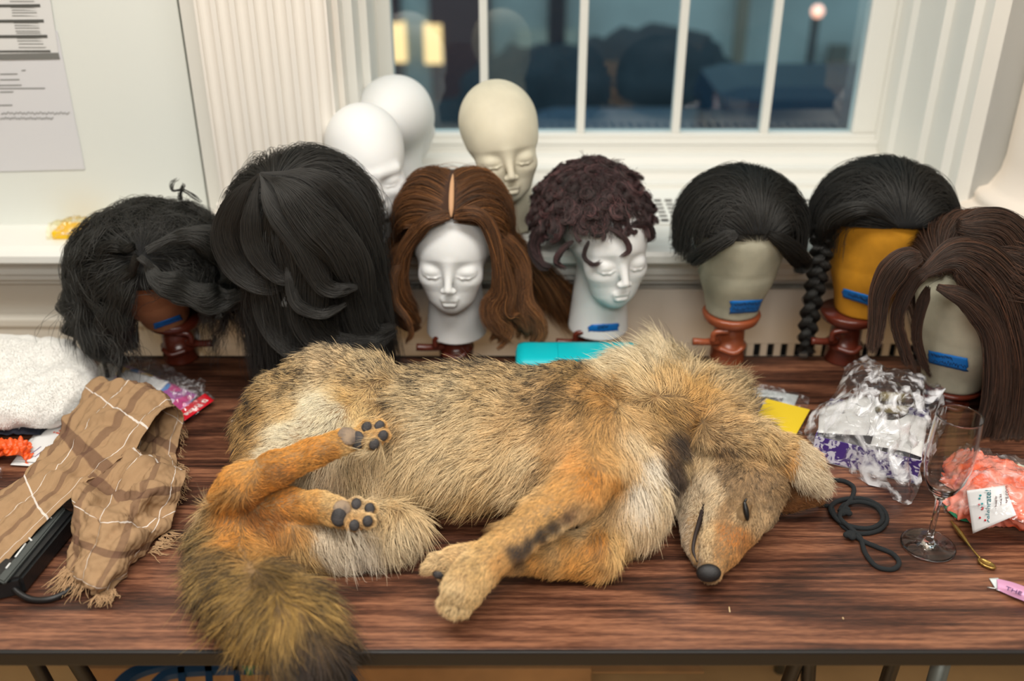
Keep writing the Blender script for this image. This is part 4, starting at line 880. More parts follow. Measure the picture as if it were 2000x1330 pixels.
# black bob on the grey block: fans back from a point at the front hairline
c5 = b5+[0, .010, .103+.168]; r5 = np.array([.097, .106, .086])
def fan_wig(c, r, whorl, label, zl, zr, seed, extra=()):
    zc = lambda p: np.where(p[:, 0] < c[0]+.04, zl, zr)+.10*np.clip(.35-np.abs(p[:, 0]-c[0])/r[0], 0, 1)
    P = strands(c, r, int(19000*NS), whorl, .27, tau=.22, tcut=-.14, grav=.34, thick=.020, wob=.010, wsc=.022, zcut=zc, stiff=.55, seed=seed, awayw=1.3,
                face=lambda q, r0: np.where(((q[:, 1] < c[1]-.02) & (q[:, 2] < c[2]-.022+.9*np.maximum(0, .045-np.abs(q[:, 0]-whorl[0]))) & (np.abs(q[:, 0]-c[0]) < r[0]*.72))[:, None], np.stack([c[0]+q[:, 0]-c[0]+0*r[0], q[:, 1], np.maximum(q[:, 2], c[2]-.022+.9*np.maximum(0, .045-np.abs(q[:, 0]-whorl[0])))], -1), q))
    w_ = wig_obj(label, (c[0], c[1], c[2]), [P]+list(extra), (19, 20, 19), BLK, seed=seed); cap(w_, c, r, CAPB, .22, -.04, 1.012); return w_
w5 = PY(1481, 482, c5[1]-.10)
ex5 = [lock([(1440, 455, c5[1]-.105), (1395, 480, c5[1]-.100), (1358, 505, c5[1]-.085), (1345, 515, c5[1]-.07)], [.014, .016, .012, .006], 900, seed=51),
       lock([(1500, 455, c5[1]-.105), (1535, 478, c5[1]-.095), (1560, 505, c5[1]-.075), (1566, 520, c5[1]-.06), (1546, 524, c5[1]-.06)], [.012, .018, .018, .012, .006], 900, seed=52)]
fan_wig(c5, r5, w5, 'short black bob wig on the grey canvas block in front of the window grille', c5[2]-.052, c5[2]-.050, 5, ex5)
# braided black wig on the mustard block
c6 = b6+[.034, .010, .105+.178]; r6 = np.array([.106, .108, .088])
def braid(pts, n=110, R0=.0085, A=.0075, turns=3.6, seed=0, k=60):
    Q = catmull(np.array([PY(*q) for q in pts]), k); T = nrm(np.gradient(Q, axis=0)); S_ = nrm(np.cross(T, FW)); D_ = np.cross(T, S_); out = []
    R = np.random.default_rng(seed); t = np.linspace(0, 1, k)
    for s in range(3):
        ph = t*turns*6.28+s*2.094; x = A*1.25*np.sin(ph); y = A*.6*np.sin(2*ph); w_ = np.interp(t, [0, .9, .94, 1], [1, .85, .5, 1.0])
        ctr = Q+S_*(x*w_)[:, None]+D_*(y*w_)[:, None]; th = R.uniform(0, 6.28, n); rr = np.sqrt(R.random(n))*R0
        ctr = ctr[None]+(np.cos(th)*rr)[:, None, None]*S_[None]*w_[None, :, None]+(np.sin(th)*rr)[:, None, None]*D_[None]*w_[None, :, None]
        out.append(ctr)
    return np.concatenate(out)
Yb = b6[1]-.03
br1 = braid([(1606, 440, Yb), (1604, 500, Yb-.01), (1592, 560, Yb), (1580, 630, Yb+.01), (1573, 690, Yb+.02)], seed=1, R0=.0105, A=.0095, n=160)
br2 = braid([(1820, 470, Yb+.02), (1826, 560, Yb+.02), (1800, 640, Yb), (1790, 705, Yb)], seed=2)
zc6 = lambda p: np.full(len(p), c6[2]-.045)
w6 = PY(1762, 452, c6[1]-.10)
P6 = strands(c6, r6, 15000, w6, .25, tau=.26, tcut=-.06, grav=.30, thick=.020, wob=.010, wsc=.022, zcut=zc6, seed=6, awayw=1.3,
             face=lambda q, r0: np.where(((q[:, 1] < c6[1]-.02) & (q[:, 2] < c6[2]+.0) & (np.abs(q[:, 0]-c6[0]) < r6[0]*.80))[:, None], np.stack([c6[0]+q[:, 0]-c6[0], q[:, 1], np.maximum(q[:, 2], c6[2]+.0)], -1), q))
lk = [lock([(1755, 442, Yb-.075), (1690, 408, Yb-.07), (1630, 425, Yb-.045), (1606, 462, Yb-.01), (1604, 482, Yb-.005)], [.004, .016, .020, .013, .009], 1800, seed=61)]
wv = wig_obj('black wig with long side braids on the mustard yellow block', c6, [P6]+lk+[resample(br1, 44), resample(br2, 44)], (18, 19, 18), BLK, seed=6, k=44)
cap(wv, c6, r6, CAPB, .26, -.0, 1.01)
# long straight brown wig on the right-hand block
c7 = b7+[.004, .01, .039+.200]; r7 = np.array([.098, .106, .088]); Y7 = c7[1]
w7 = PY(1795, 545, Y7-.10)
def face7(q, r0):
    m_ = (q[:, 1] < c7[1]-.01) & (q[:, 2] < c7[2]+.01) & (np.abs(q[:, 0]-c7[0]-.0) < r7[0]*.80)
    s = np.where(r0[:, 0] > w7[0]+.005, 1, -1); return np.where(m_[:, None], np.stack([c7[0]+s*r7[0]*.88, q[:, 1], q[:, 2]], -1), q)
P7 = strands(c7, r7, 14000, w7, .30, nst=18, tau=.40, tcut=.0, grav=.5, sweep=(.35, 0, 0), thick=.022, wob=.009, wsc=.028, seed=7, awayw=1.2, face=face7)
L7 = [lock([(1800, 535, Y7-.105), (1870, 500, Y7-.10), (1945, 560, Y7-.10), (1985, 680, Y7-.10), (1985, 800, Y7-.10), (1965, 915, Y7-.12)], [.018, .045, .05, .046, .05, .06], 5200, seed=71, flat=.55, k=24, stagger=.12),
      lock([(1830, 560, Y7-.12), (1895, 590, Y7-.125), (1942, 660, Y7-.125), (1945, 780, Y7-.125), (1915, 895, Y7-.13)], [.012, .024, .024, .022, .022], 2200, seed=72, flat=.5, k=24, stagger=.15),
      lock([(1870, 440, Y7-.05), (1960, 460, Y7-.05), (2020, 600, Y7-.05), (2040, 760, Y7-.06), (2030, 920, Y7-.08)], [.03, .05, .05, .05, .05], 4500, seed=73, flat=.6, k=24),
      lock([(1800, 500, Y7-.11), (1758, 515, Y7-.11), (1722, 570, Y7-.10), (1712, 640, Y7-.09), (1704, 700, Y7-.09)], [.018, .025, .017, .013, .011], 2400, seed=74, flat=.6, k=24),
      lock([(1812, 530, Y7-.11), (1780, 555, Y7-.10), (1752, 620, Y7-.08), (1768, 690, Y7-.07), (1785, 730, Y7-.07)], [.012, .014, .010, .008, .006], 700, seed=75, flat=.6, k=24),
      lock([(1812, 560, Y7-.09), (1790, 640, Y7-.07), (1800, 700, Y7-.06), (1822, 745, Y7-.05)], [.01, .009, .007, .004], 400, seed=76, k=24)]
wv = wig_obj('long straight dark brown wig sweeping down the right edge', c7, [P7]+L7, (66, 46, 36), AUB, seed=7, k=24, var=.2, hi=(92, 62, 46)); cap(wv, c7, r7, CAPA, .40, .06, .99)
# auburn wig with a pale centre parting
c3 = b3+[.0, .018, .049+.218]; r3 = np.array([.089, .104, .087]); Y3 = c3[1]
w3 = PY(884, 436, Y3-.10)
def face3(q, r0):
    m_ = (q[:, 1] < c3[1]-.0) & (q[:, 2] < c3[2]+.022) & (np.abs(q[:, 0]-c3[0]+.002) < np.where(q[:, 2] > c3[2]-.02, .068, .074))
    s = np.where(r0[:, 0] > c3[0]+.003, 1, -1); return np.where(m_[:, None], np.stack([c3[0]+s*.080, q[:, 1], q[:, 2]], -1), q)
part3 = lambda u: (np.abs(u[:, 0]-.03-.04*u[:, 1]) > .045+.03*np.clip(-u[:, 1], 0, 1)) | (u[:, 1] > .0) | (u[:, 2] > .93)
def sw3(c, r, s, n, seed):
    return strands(c, r, n, w3, .34, nst=18, tau=.38, tcut=-.02, grav=.45, sweep=(s*.55, .05, 0), thick=.022, wob=.012, wsc=.026, seed=seed, awayw=.7, face=face3, keep=lambda u: (u[:, 0]*s > .0) & part3(u))
L3 = [lock([(888, 420, Y3-.10), (935, 425, Y3-.108), (968, 480, Y3-.10), (985, 560, Y3-.09), (975, 610, Y3-.09), (1010, 660, Y3-.09)], [.008, .016, .020, .026, .032, .030], 3400, seed=31, k=24, wave=.006, wn=1.2),
      lock([(960, 450, Y3-.05), (1010, 520, Y3-.05), (1022, 590, Y3-.06), (1036, 640, Y3-.07), (1020, 672, Y3-.08)], [.02, .028, .03, .028, .018], 3000, seed=32, k=24, wave=.007, wn=1.3),
      lock([(985, 560, Y3-.08), (968, 605, Y3-.10), (985, 645, Y3-.10), (960, 672, Y3-.10)], [.02, .022, .02, .01], 1400, seed=33, k=24, wave=.004, wn=1.0),
      lock([(878, 420, Y3-.10), (830, 432, Y3-.105), (795, 480, Y3-.09), (778, 550, Y3-.07), (786, 600, Y3-.06), (812, 640, Y3-.06)], [.008, .016, .020, .024, .022, .014], 3000, seed=34, k=24, wave=.006, wn=1.3),
      lock([(800, 470, Y3-.04), (768, 520, Y3-.04), (770, 590, Y3-.04), (800, 630, Y3-.03), (826, 622, Y3-.03)], [.018, .024, .024, .02, .01], 2200, seed=35, k=24),
      lock([(790, 500, Y3-.09), (768, 540, Y3-.10), (772, 590, Y3-.11), (796, 625, Y3-.12), (803, 652, Y3-.12), (790, 676, Y3-.12)], [.008, .010, .008, .005, .004, .002], 420, seed=36, k=24)]
wv = wig_obj('long wavy auburn brown wig with pale centre parting, in the middle of the row', c3, [sw3(c3, r3, 1, 9000, 3), sw3(c3, r3, -1, 9000, 4)]+L3, (98, 62, 32), AUB, seed=3, k=24, var=.2, hi=(142, 92, 50)); cap(wv, c3, r3, CAPA, .38, .08, .985)
sc_ = []                                        # pale lace parting seen between the two halves
for i, t in enumerate(np.linspace(.30, .93, 9)):
    th = t*math.pi/2; u = np.array([.03, -math.cos(th), math.sin(th)]); sc_.append(c3+nrm(u)*r3*1.03)
tube('parting_lace', sc_, [.002, .0045, .005, .005, .0045, .004, .0025, .001], CAPS, wv, n=30, sides=8)
# long layered black wig seen from behind
c2 = PY(588, 420, 1.575); r2 = np.array([.108, .112, .098]); Y2 = c2[1]
w2 = PY(508, 338, Y2-.10)
P2 = strands(c2, r2, 17000, w2, .33, nst=20, tau=.1, tcut=-.55, grav=.62, sweep=(.05, 0, 0), thick=.022, wob=.024, wsc=.026, wfr=.008, seed=2, awayw=.85, lenv=.2)
o2 = (508, 338, Y2-.105)
L2 = [lock([o2, (470, 380, Y2-.105), (442, 450, Y2-.10), (462, 515, Y2-.10), (515, 558, Y2-.11), (588, 550, Y2-.12)], [.004, .022, .028, .024, .014, .003], 2600, seed=21, k=24, flat=.5),
      lock([o2, (492, 410, Y2-.118), (496, 480, Y2-.122), (540, 540, Y2-.124), (602, 550, Y2-.122)], [.004, .018, .020, .013, .002], 1500, seed=22, k=24, flat=.5),
      lock([o2, (560, 370, Y2-.124), (610, 430, Y2-.128), (670, 500, Y2-.120), (715, 600, Y2-.10)], [.004, .030, .040, .036, .02], 3200, seed=23, k=24, flat=.4),
      lock([o2, (600, 345, Y2-.10), (662, 395, Y2-.09), (712, 480, Y2-.07), (728, 560, Y2-.06), (748, 650, Y2-.07)], [.004, .024, .028, .026, .026, .02], 3000, seed=24, k=24, flat=.5),
      lock([o2, (530, 430, Y2-.115), (520, 540, Y2-.10), (532, 620, Y2-.10), (575, 672, Y2-.11), (650, 690, Y2-.11)], [.004, .024, .03, .03, .03, .010], 3200, seed=25, k=24, flat=.5),
      lock([o2, (560, 420, Y2-.122), (600, 520, Y2-.122), (604, 620, Y2-.12), (650, 675, Y2-.12), (732, 666, Y2-.12)], [.004, .03, .04, .04, .03, .006], 3800, seed=26, k=24, flat=.45),
      lock([o2, (600, 400, Y2-.118), (680, 500, Y2-.11), (700, 600, Y2-.10), (725, 655, Y2-.10), (780, 638, Y2-.10)], [.004, .03, .036, .034, .028, .006], 3400, seed=27, k=24, flat=.45),
      lock([(560, 520, Y2-.125), (580, 590, Y2-.138), (630, 612, Y2-.136), (684, 588, Y2-.13)], [.008, .014, .010, .002], 600, seed=28, k=24),
      lock([o2, (530, 400, Y2-.125), (590, 480, Y2-.132), (640, 560, Y2-.130), (700, 560, Y2-.125)], [.004, .02, .024, .016, .002], 1500, seed=29, k=24, flat=.5)]
wv = wig_obj('long layered black wig hanging down, tallest of the row, behind the coyote\'s hip', c2, [P2]+L2, (20, 19, 17), BLK, seed=2, k=24); cap(wv, c2, r2, CAPB, .1, -.5, .99)
# frizzy black wig at the left
c1 = PY(300, 516, 1.60); r1 = np.array([.118, .108, .092]); Y1 = c1[1]
w1 = PY(272, 497, Y1-.11)
def face1(q, r0):
    pc = to_px(q); m_ = (q[:, 1] < Y1) & (pc[:, 1] > 590) & (pc[:, 1] < 720) & (pc[:, 0] > 262) & (pc[:, 0] < 400)
    q = q.copy(); q[m_, 1] = np.maximum(q[m_, 1], Y1+.02); return q
P1 = strands(c1, r1, 17000, w1, .16, nst=18, tau=.25, tcut=-.30, grav=.22, thick=.026, wob=.012, wsc=.016, seed=1, awayw=1.2, curl=.0034, frizz=.3, keep=lambda u: ~((u[:, 1] < -.2) & (u[:, 2] < -.15) & (np.abs(u[:, 0]-.15) < .55)))
L1 = [lock([(265, 480, Y1-.115), (215, 490, Y1-.09), (165, 560, Y1-.06), (170, 630, Y1-.07), (215, 690, Y1-.08), (250, 715, Y1-.08)], [.008, .02, .035, .035, .03, .012], 3000, seed=11, k=24, wave=.005, wn=4),
      lock([(270, 498, Y1-.12), (235, 560, Y1-.11), (225, 630, Y1-.11), (245, 700, Y1-.10)], [.006, .028, .03, .018], 2200, seed=12, k=24, wave=.004, wn=3),
      lock([(272, 500, Y1-.125), (310, 545, Y1-.13), (370, 575, Y1-.12), (430, 585, Y1-.10), (486, 562, Y1-.09)], [.006, .024, .030, .026, .006], 3400, seed=13, k=24, wave=.004, wn=3, flat=.7),
      lock([(280, 510, Y1-.12), (330, 570, Y1-.125), (380, 598, Y1-.12), (422, 606, Y1-.11), (434, 622, Y1-.11)], [.005, .018, .016, .012, .003], 1300, seed=14, k=24, wave=.003, wn=3),
      lock([(285, 490, Y1-.12), (370, 460, Y1-.09), (440, 490, Y1-.06), (470, 540, Y1-.06), (450, 590, Y1-.07), (438, 612, Y1-.08)], [.006, .026, .036, .03, .02, .004], 3000, seed=15, k=24, wave=.004, wn=3),
      lock([(180, 500, Y1), (148, 570, Y1-.02), (150, 630, Y1-.03), (165, 670, Y1-.04)], [.02, .025, .022, .01], 1200, seed=16, k=24, wave=.006, wn=4),
      lock([(230, 600, Y1), (228, 660, Y1), (236, 700, Y1-.01)], [.04, .045, .03], 1500, seed=17, k=24),
      lock([(395, 395, Y1+.03), (360, 372, Y1+.03), (338, 372, Y1+.03), (338, 358, Y1+.03), (352, 350, Y1+.03)], [.006, .003, .002, .002, .001], 22, seed=18, k=24),
      lock([(352, 392, Y1+.03), (352, 376, Y1+.03), (360, 352, Y1+.03)], [.005, .003, .002], 40, seed=19, k=24)]
def clearface(P):
    q = to_px(P.reshape(-1, 3)).reshape(P.shape[:2]+(2,)); bad = (q[..., 0] > 272) & (q[..., 0] < 384) & (q[..., 1] > 598+.10*np.abs(q[..., 0]-330)) & (q[..., 1] < 668) & (P[..., 1] < Y1+.03)
    return P[~bad.any(1)]
P1 = clearface(P1); L1 = [clearface(x) for x in L1]
wv = wig_obj('frizzy black wig over the small tan block at the left beside the towel', c1, [P1]+L1, (17, 20, 17), BLK, seed=1, k=24, rad=.00026); cap(wv, c1, r1, CAPB, .25, -.20, 1.0)
# short curly dark maroon wig: locks wound in spirals over a cap
c4 = b4+[-.012, .014, .045+.216]; r4 = np.array([.094, .108, .096]); R = np.random.default_rng(44)
curls = []
for i in range(620):
    u = nrm(R.normal(size=3))
    if not (u[1]*math.sin(.45)+u[2]*math.cos(.45)-.10*u[0]*(u[1] < 0) > -.09): continue
    if u[1] > .55 and u[2] < .2: pass
    N = nrm(u/r4); base_ = c4+u*r4*1.0; t1 = nrm(np.cross(N, R.normal(size=3))); t2 = np.cross(N, t1); k = 28; t = np.linspace(0, 1, k)
    rad = R.uniform(.008, .019); tn = R.uniform(.9, 1.6)*R.choice([-1, 1]); rc = rad*(1-.55*t); ang = t*6.28*tn+R.uniform(0, 6.28)
    ctr = base_+N*(.004+t[:, None]*R.uniform(.010, .026))+(t1*np.cos(ang)[:, None]+t2*np.sin(ang)[:, None])*rc[:, None]+np.array([0, 0, -.012])*t[:, None]
    if u[1] < -.4 and u[2] < .40: ctr = ctr+np.array([0, -.004, -.022])*t[:, None]
    m_ = 90; th = R.uniform(0, 6.28, m_); rr = np.sqrt(R.random(m_))*R.uniform(.004, .0065)
    sh = R.normal(size=(m_, 1, 3))*.0016; w_ = (1-.6*t**2)[None, :, None]
    curls.append(ctr[None]+(np.cos(th)*rr)[:, None, None]*N*w_+(np.sin(th)*rr)[:, None, None]*nrm(t1*np.cos(ang)[:, None]+t2*np.sin(ang)[:, None])[None]*w_+sh*t[None, :, None])
ex = [lock([(1225, 440, c4[1]-.09), (1262, 440, c4[1]-.07), (1272, 462, c4[1]-.06), (1255, 472, c4[1]-.06)], [.008, .009, .007, .002], 300, seed=43, k=28),
      lock([(1180, 440, c4[1]-.11), (1215, 462, c4[1]-.118), (1228, 488, c4[1]-.12), (1208, 502, c4[1]-.12)], [.004, .005, .006, .003], 200, stagger=.5, seed=42, k=28),
      lock([(1120, 470, c4[1]-.10), (1095, 490, c4[1]-.10), (1085, 512, c4[1]-.10), (1105, 528, c4[1]-.10)], [.005, .007, .008, .003], 260, stagger=.5, seed=45, k=28),
      lock([(1060, 440, c4[1]-.06), (1045, 480, c4[1]-.06), (1058, 515, c4[1]-.07), (1080, 520, c4[1]-.075)], [.012, .014, .010, .002], 420, seed=46, k=28),
      lock([(1150, 470, c4[1]-.11), (1140, 500, c4[1]-.115), (1158, 518, c4[1]-.12), (1180, 510, c4[1]-.12)], [.004, .004, .005, .003], 130, stagger=.5, seed=47, k=28)]
P4b = strands(c4, r4, 9000, c4+[0, 0, .1], .032, nst=14, tau=.45, tcut=.0, grav=.3, thick=.012, wob=.012, wsc=.014, seed=4, curl=.003)
wv = wig_obj('short curly dark maroon wig on the white head with taped neck', c4, curls+ex+[P4b], (52, 34, 36), MAR, seed=44, k=28, var=.3, hi=(92, 60, 60), rad=.00026); cap(wv, c4, r4, mat('wig_cap_maroon', (26, 16, 17), .9), .45, .02, 1.0)
# ================================================================ things on and around the table
def thing(o, label, cat, group=None): return tag(o, label, cat, group)
def px_box(name, q, z, h, m, parent=None, bev=.002):       # box standing on height z whose top face has photo corners q (4)
    T = [PZ(x, y, z+h) for x, y in q]; V = [(p[0], p[1], TAB+z) for p in T]+[tuple(p) for p in T]
    bm = bmesh.new(); vs_ = [bm.verts.new(v) for v in V]
    for f in ((3, 2, 1, 0), (4, 5, 6, 7), (0, 1, 5, 4), (1, 2, 6, 5), (2, 3, 7, 6), (3, 0, 4, 7)): bm.faces.new([vs_[i] for i in f])
    bmesh.ops.recalc_face_normals(bm, faces=bm.faces)
    if bev: bmesh.ops.bevel(bm, geom=bm.edges[:], offset=bev, segments=2, affect='EDGES')
    return bmo(name, bm, m, parent)
def sheet(name, q, z, m, parent=None, th=.0008, amp=.0, seed=0, n=14):   # thin sheet with four photo corners tl,tr,br,bl
    return loft(name, [[q[0]+(z[0],), q[1]+(z[1],)], [q[3]+(z[3],), q[2]+(z[2],)]] if not np.isscalar(z) else [[q[0]+(z,), q[1]+(z,)], [q[3]+(z,), q[2]+(z,)]], m, parent, n, n, amp=amp, ns=.04, thick=th, seed=seed)
# --- turquoise case
tc_ = empty('plastic_case', (PZ(1145, 690, .07)), 'turquoise rounded plastic case behind the coyote\'s shoulders', 'case')
TEAL = mat('turquoise_plastic', (10, 186, 196), .42, spec=.4)
cx0 = PZ(1020, 690, .068)[0]-.012; cx1 = PZ(1268, 690, .068)[0]
bm = bmesh.new(); bx(bm, cx0, cx1, 1.520, 1.604, TAB+.001, TAB+.034, .0165); bmo('base', bm, TEAL, tc_, True)
bm = bmesh.new(); bx(bm, cx0, cx1, 1.520, 1.604, TAB+.0345, TAB+.070, .0165); bmo('lid', bm, TEAL, tc_, True)
bm = bmesh.new(); bx(bm, cx0+.075, cx1-.012, 1.526, 1.586, TAB+.068, TAB+.0725, .0022); bmo('raised_panel', bm, TEAL, tc_, True)
bm = bmesh.new(); bx(bm, cx0+.085, cx0+.135, 1.512, 1.524, TAB+.022, TAB+.050, .004); bmo('latch', bm, TEAL, tc_, True)
# --- towel: thick folded terry, two layers
TW = mat('terry_white', (240, 238, 232), .95, bump=.6, bs=500)
tw = empty('towel', PZ(60, 790, 0), 'thick folded white terry towel at the left edge of the table', 'towel')
F = Field((-1.02, 1.26, TAB), (-.62, 1.66, TAB+.16), .004)
def tp(px, py, z): return PZ(px, py, z)
F.cone(tp(-60, 800, .045), tp(90, 800, .040), .040, .036, .02, .9); F.cone(tp(-60, 745, .052), tp(130, 770, .045), .045, .036, .03, .9)
F.cone(tp(-60, 715, .075), tp(110, 700, .068), .050, .036, .03, .85); F.cone(tp(-60, 690, .06), tp(120, 720, .05), .05, .034, .03, .9)
F.cone(tp(130, 760, .045), tp(150, 735, .040), .036, .030, .03, .9)
F.cone(tp(20, 790, .068), tp(92, 806, .056), .0022, .0030, .006, sub=True)
F.floor(TAB+.0015); V, Q = F.nets(); V = V+nrm(F.grad(V))*(.0030*noise3(V, .045, 3)+.0005*noise3(V, .006, 4))[:, None]; V[:, 2] = np.maximum(V[:, 2], TAB+.001)
mesh('terry_cloth', V, Q, TW, tw)
P0 = sample_mesh(V, Q, 45000, lambda C_, N_: (N_[:, 2] > -.4)*1.0, np.random.default_rng(5)); N_ = F.grad(P0); R = np.random.default_rng(6)
d = nrm(N_+.4*R.normal(size=N_.shape)); s = np.linspace(0, 1, 4)[None, :, None]; Pf = P0[:, None]+d[:, None]*s*.0022+R.normal(size=(len(P0), 1, 3))*.0006*s**2; Pf[..., 2] = np.maximum(Pf[..., 2], TAB+.001)
hair('pile', Pf, np.array([.00024, .00024, .0002, .0001])[None], hair_mat('terry_pile', gloss=.0, root=.9), tw, np.tile([[.84, .83, .80]], (len(P0), 1)), np.zeros(len(P0)))['kind'] = 'stuff'
# --- navy cloth below the towel
nv_ = loft('folded_cloth', [[(-40, 815, .03), (30, 820, .03), (80, 828, .02), (96, 838, .004)], [(-40, 850, .02), (30, 848, .018), (70, 850, .008), (90, 850, .002)]], mat('navy_cloth', (24, 28, 42), .9, bump=.5, bs=300), None, 20, 30, amp=.003, ns=.02, thick=.002)
thing(nv_, 'dark navy cloth poking out under the front of the white towel', 'cloth')
# --- flyers with orange lettering
PAPER = mat('paper_white', (226, 226, 224), .7); ORI = mat('orange_ink', (226, 84, 36), .6); PUI = mat('purple_ink', (104, 60, 130), .6)
fl = empty('flyer', PZ(120, 860, 0), 'white printed flyer with orange lettering under the scarf, top sheet', 'flyer')
def fsheet(q, z, parent, name='paper', m=PAPER): return sheet(name, q, z, m, parent, th=.0004)
fsheet([(205, 700), (260, 745), (110, 905), (26, 900)], .0065, fl)
def on(px, py, z, dx, dy):                                # text frame on a horizontal plane: x axis towards photo direction (dx,dy)
    a = PZ(px, py, z); b = PZ(px+dx, py+dy, z); ex = nrm(b-a); return a, ex, np.cross([0, 0, 1.], ex)
a, ex_, ey_ = on(142, 842, .0075, -30, 22); text3('ire', PZ(125, 838, .0075), -ex_, -ey_, .030, ORI, fl)
a, ex_, ey_ = on(90, 880, .0075, 30, -20)
for i in range(4): tube('print_line', [PZ(52+i*16, 893-i*1, .0074), PZ(80+i*16, 872-i*2, .0074)], .0005, PUI, fl, n=4, sides=5)
fl2 = empty('flyer', PZ(60, 900, 0), 'white flyer with purple print lying below the orange-lettered one', 'flyer')
fsheet([(150, 740), (230, 800), (90, 912), (20, 908)], .0035, fl2)
tube('print_line', [PZ(80, 905, .0042), PZ(92, 898, .0042)], .001, PUI, fl2, n=3, sides=5)
# --- orange crumpled rubber glove piece
og = loft('crumpled_rubber', [[(-30, 850, .01), (0, 858, .02), (40, 860, .022), (62, 868, .012)], [(-30, 875, .03), (0, 872, .035), (36, 876, .026), (56, 880, .012)], [(-30, 900, .012), (0, 892, .02), (40, 890, .018), (62, 906, .003)]],
          mat('orange_rubber', (238, 92, 30), .45, bump=.3, bs=120), None, 40, 50, amp=.006, ns=.014, thick=.001, seed=3, fine=.001)
thing(og, 'crumpled bright orange rubber piece in front of the towel', 'balloon')
# --- plastic packet with coloured insert and red label
pk = empty('accessory_packet', PZ(300, 750, 0), 'clear packet with colourful insert and red label beside the scarf top', 'packet')
fil = film('clear_film', white=.10, sc=40)
ins = bpy.data.materials.new('party_print'); ins.use_nodes = True; nt = ins.node_tree; p = nt.nodes['Principled BSDF']; vo = nt.nodes.new('ShaderNodeTexVoronoi'); vo.inputs['Scale'].default_value = 42; tcx = nt.nodes.new('ShaderNodeTexCoord')
rp_ = nt.nodes.new('ShaderNodeValToRGB'); rp_.color_ramp.interpolation = 'CONSTANT'; e = rp_.color_ramp.elements; e[0].color = lin((206, 150, 196))+(1,); e[1].position = .35; e[1].color = lin((170, 90, 160))+(1,)
for ps, c_ in ((.5, (90, 140, 200)), (.62, (226, 206, 226)), (.78, (236, 200, 120)), (.9, (196, 60, 130))):
    q = e.new(ps); q.color = lin(c_)+(1,)
sp = nt.nodes.new('ShaderNodeSeparateColor'); nt.links.new(tcx.outputs['Object'], vo.inputs['Vector']); nt.links.new(vo.outputs['Color'], sp.inputs[0]); nt.links.new(sp.outputs[0], rp_.inputs[0]); nt.links.new(rp_.outputs[0], p.inputs['Base Color']); p.inputs['Roughness'].default_value = .35
sheet('insert', [(238, 708), (386, 770), (345, 822), (205, 770)], .012, ins, pk, th=.0006)
sheet('white_insert', [(246, 722), (330, 745), (300, 775), (215, 760)], .0135, PAPER, pk, th=.0006)
sheet('red_label', [(400, 768), (418, 782), (360, 822), (346, 806)], .014, mat('label_red', (206, 24, 40), .4), pk, th=.0006)
a = PZ(374, 803, .0152); b = PZ(404, 781, .0152); ex_ = nrm(a-b); text3('Prime', PZ(377, 800, .0152), ex_, np.cross([0, 0, 1.], ex_), .0165, mat('label_white', (244, 236, 230), .5), pk)
lg = PZ(400, 783, .0152); q = ex_*.0045; w2_ = np.cross([0, 0, 1.], ex_)*.0045
mesh('logo', [lg-q-w2_, lg+q-w2_, lg+q+w2_, lg-q+w2_], [(0, 1, 2, 3)], mat('label_white', (244, 236, 230), .5), pk, False)
text3('+', lg+np.array([0, 0, .0008]), ex_, np.cross([0, 0, 1.], ex_), .011, mat('label_red', (206, 24, 40), .4), pk, 'logo_cross')
loft('film', [[(190, 680, .004), (250, 690, .03), (330, 715, .026), (420, 778, .006)], [(170, 720, .006), (240, 735, .032), (310, 762, .028), (392, 798, .016)], [(160, 770, .004), (220, 785, .01), (290, 810, .01), (358, 828, .004)]], fil, pk, 50, 60, amp=.004, ns=.02, seed=4, fine=.0012)
hb = empty('headband', PZ(225, 700, .03), 'black plastic headband inside the clear packet', 'headband')
tube('band', [PZ(210, 735, .018), PZ(204, 700, .022), PZ(222, 688, .03), PZ(236, 706, .024), PZ(232, 735, .018)], .004, RUB, hb, n=40)
zb_ = loft('plastic_bag', [[(325, 735, .004), (365, 735, .02), (402, 742, .006)], [(330, 760, .012), (368, 762, .024), (400, 765, .012)], [(360, 790, .004), (385, 795, .012), (402, 795, .003)]], film('clear_film_creased', white=.28, sc=70), None, 30, 30, amp=.004, ns=.014, seed=8)
thing(zb_, 'small crinkled clear plastic bag behind the red-labelled packet', 'bag')
ht = empty('hair_tie', PZ(165, 752, .02), 'thin red hair elastic lying between towel and scarf', 'hair tie')
tube('loop', [PZ(138, 745, .03), PZ(150, 757, .03), (PZ(172, 757, .03)), PZ(186, 752, .028), PZ(168, 764, .026), PZ(146, 762, .028), PZ(138, 747, .03)], .0022, mat('red_elastic', (176, 60, 62), .6), ht, n=50)
stp = thing(sheet('plastic_strap', [(150, 688), (160, 688), (196, 738), (184, 742)], (.05, .05, .03, .03), mat('pale_strap', (210, 218, 220), .4), None, th=.001), 'pale translucent strap lying across the towel corner', 'strap')
cp_ = loft('plastic_scrap', [[(-30, 908, .004), (-5, 910, .012), (10, 914, .004)], [(-30, 930, .004), (-8, 930, .014), (2, 934, .004)]], film('scrap_film', white=.3, sc=80), None, 16, 16, amp=.002, ns=.01)
thing(cp_, 'scrap of clear plastic at the left edge above the scarf', 'wrapper')
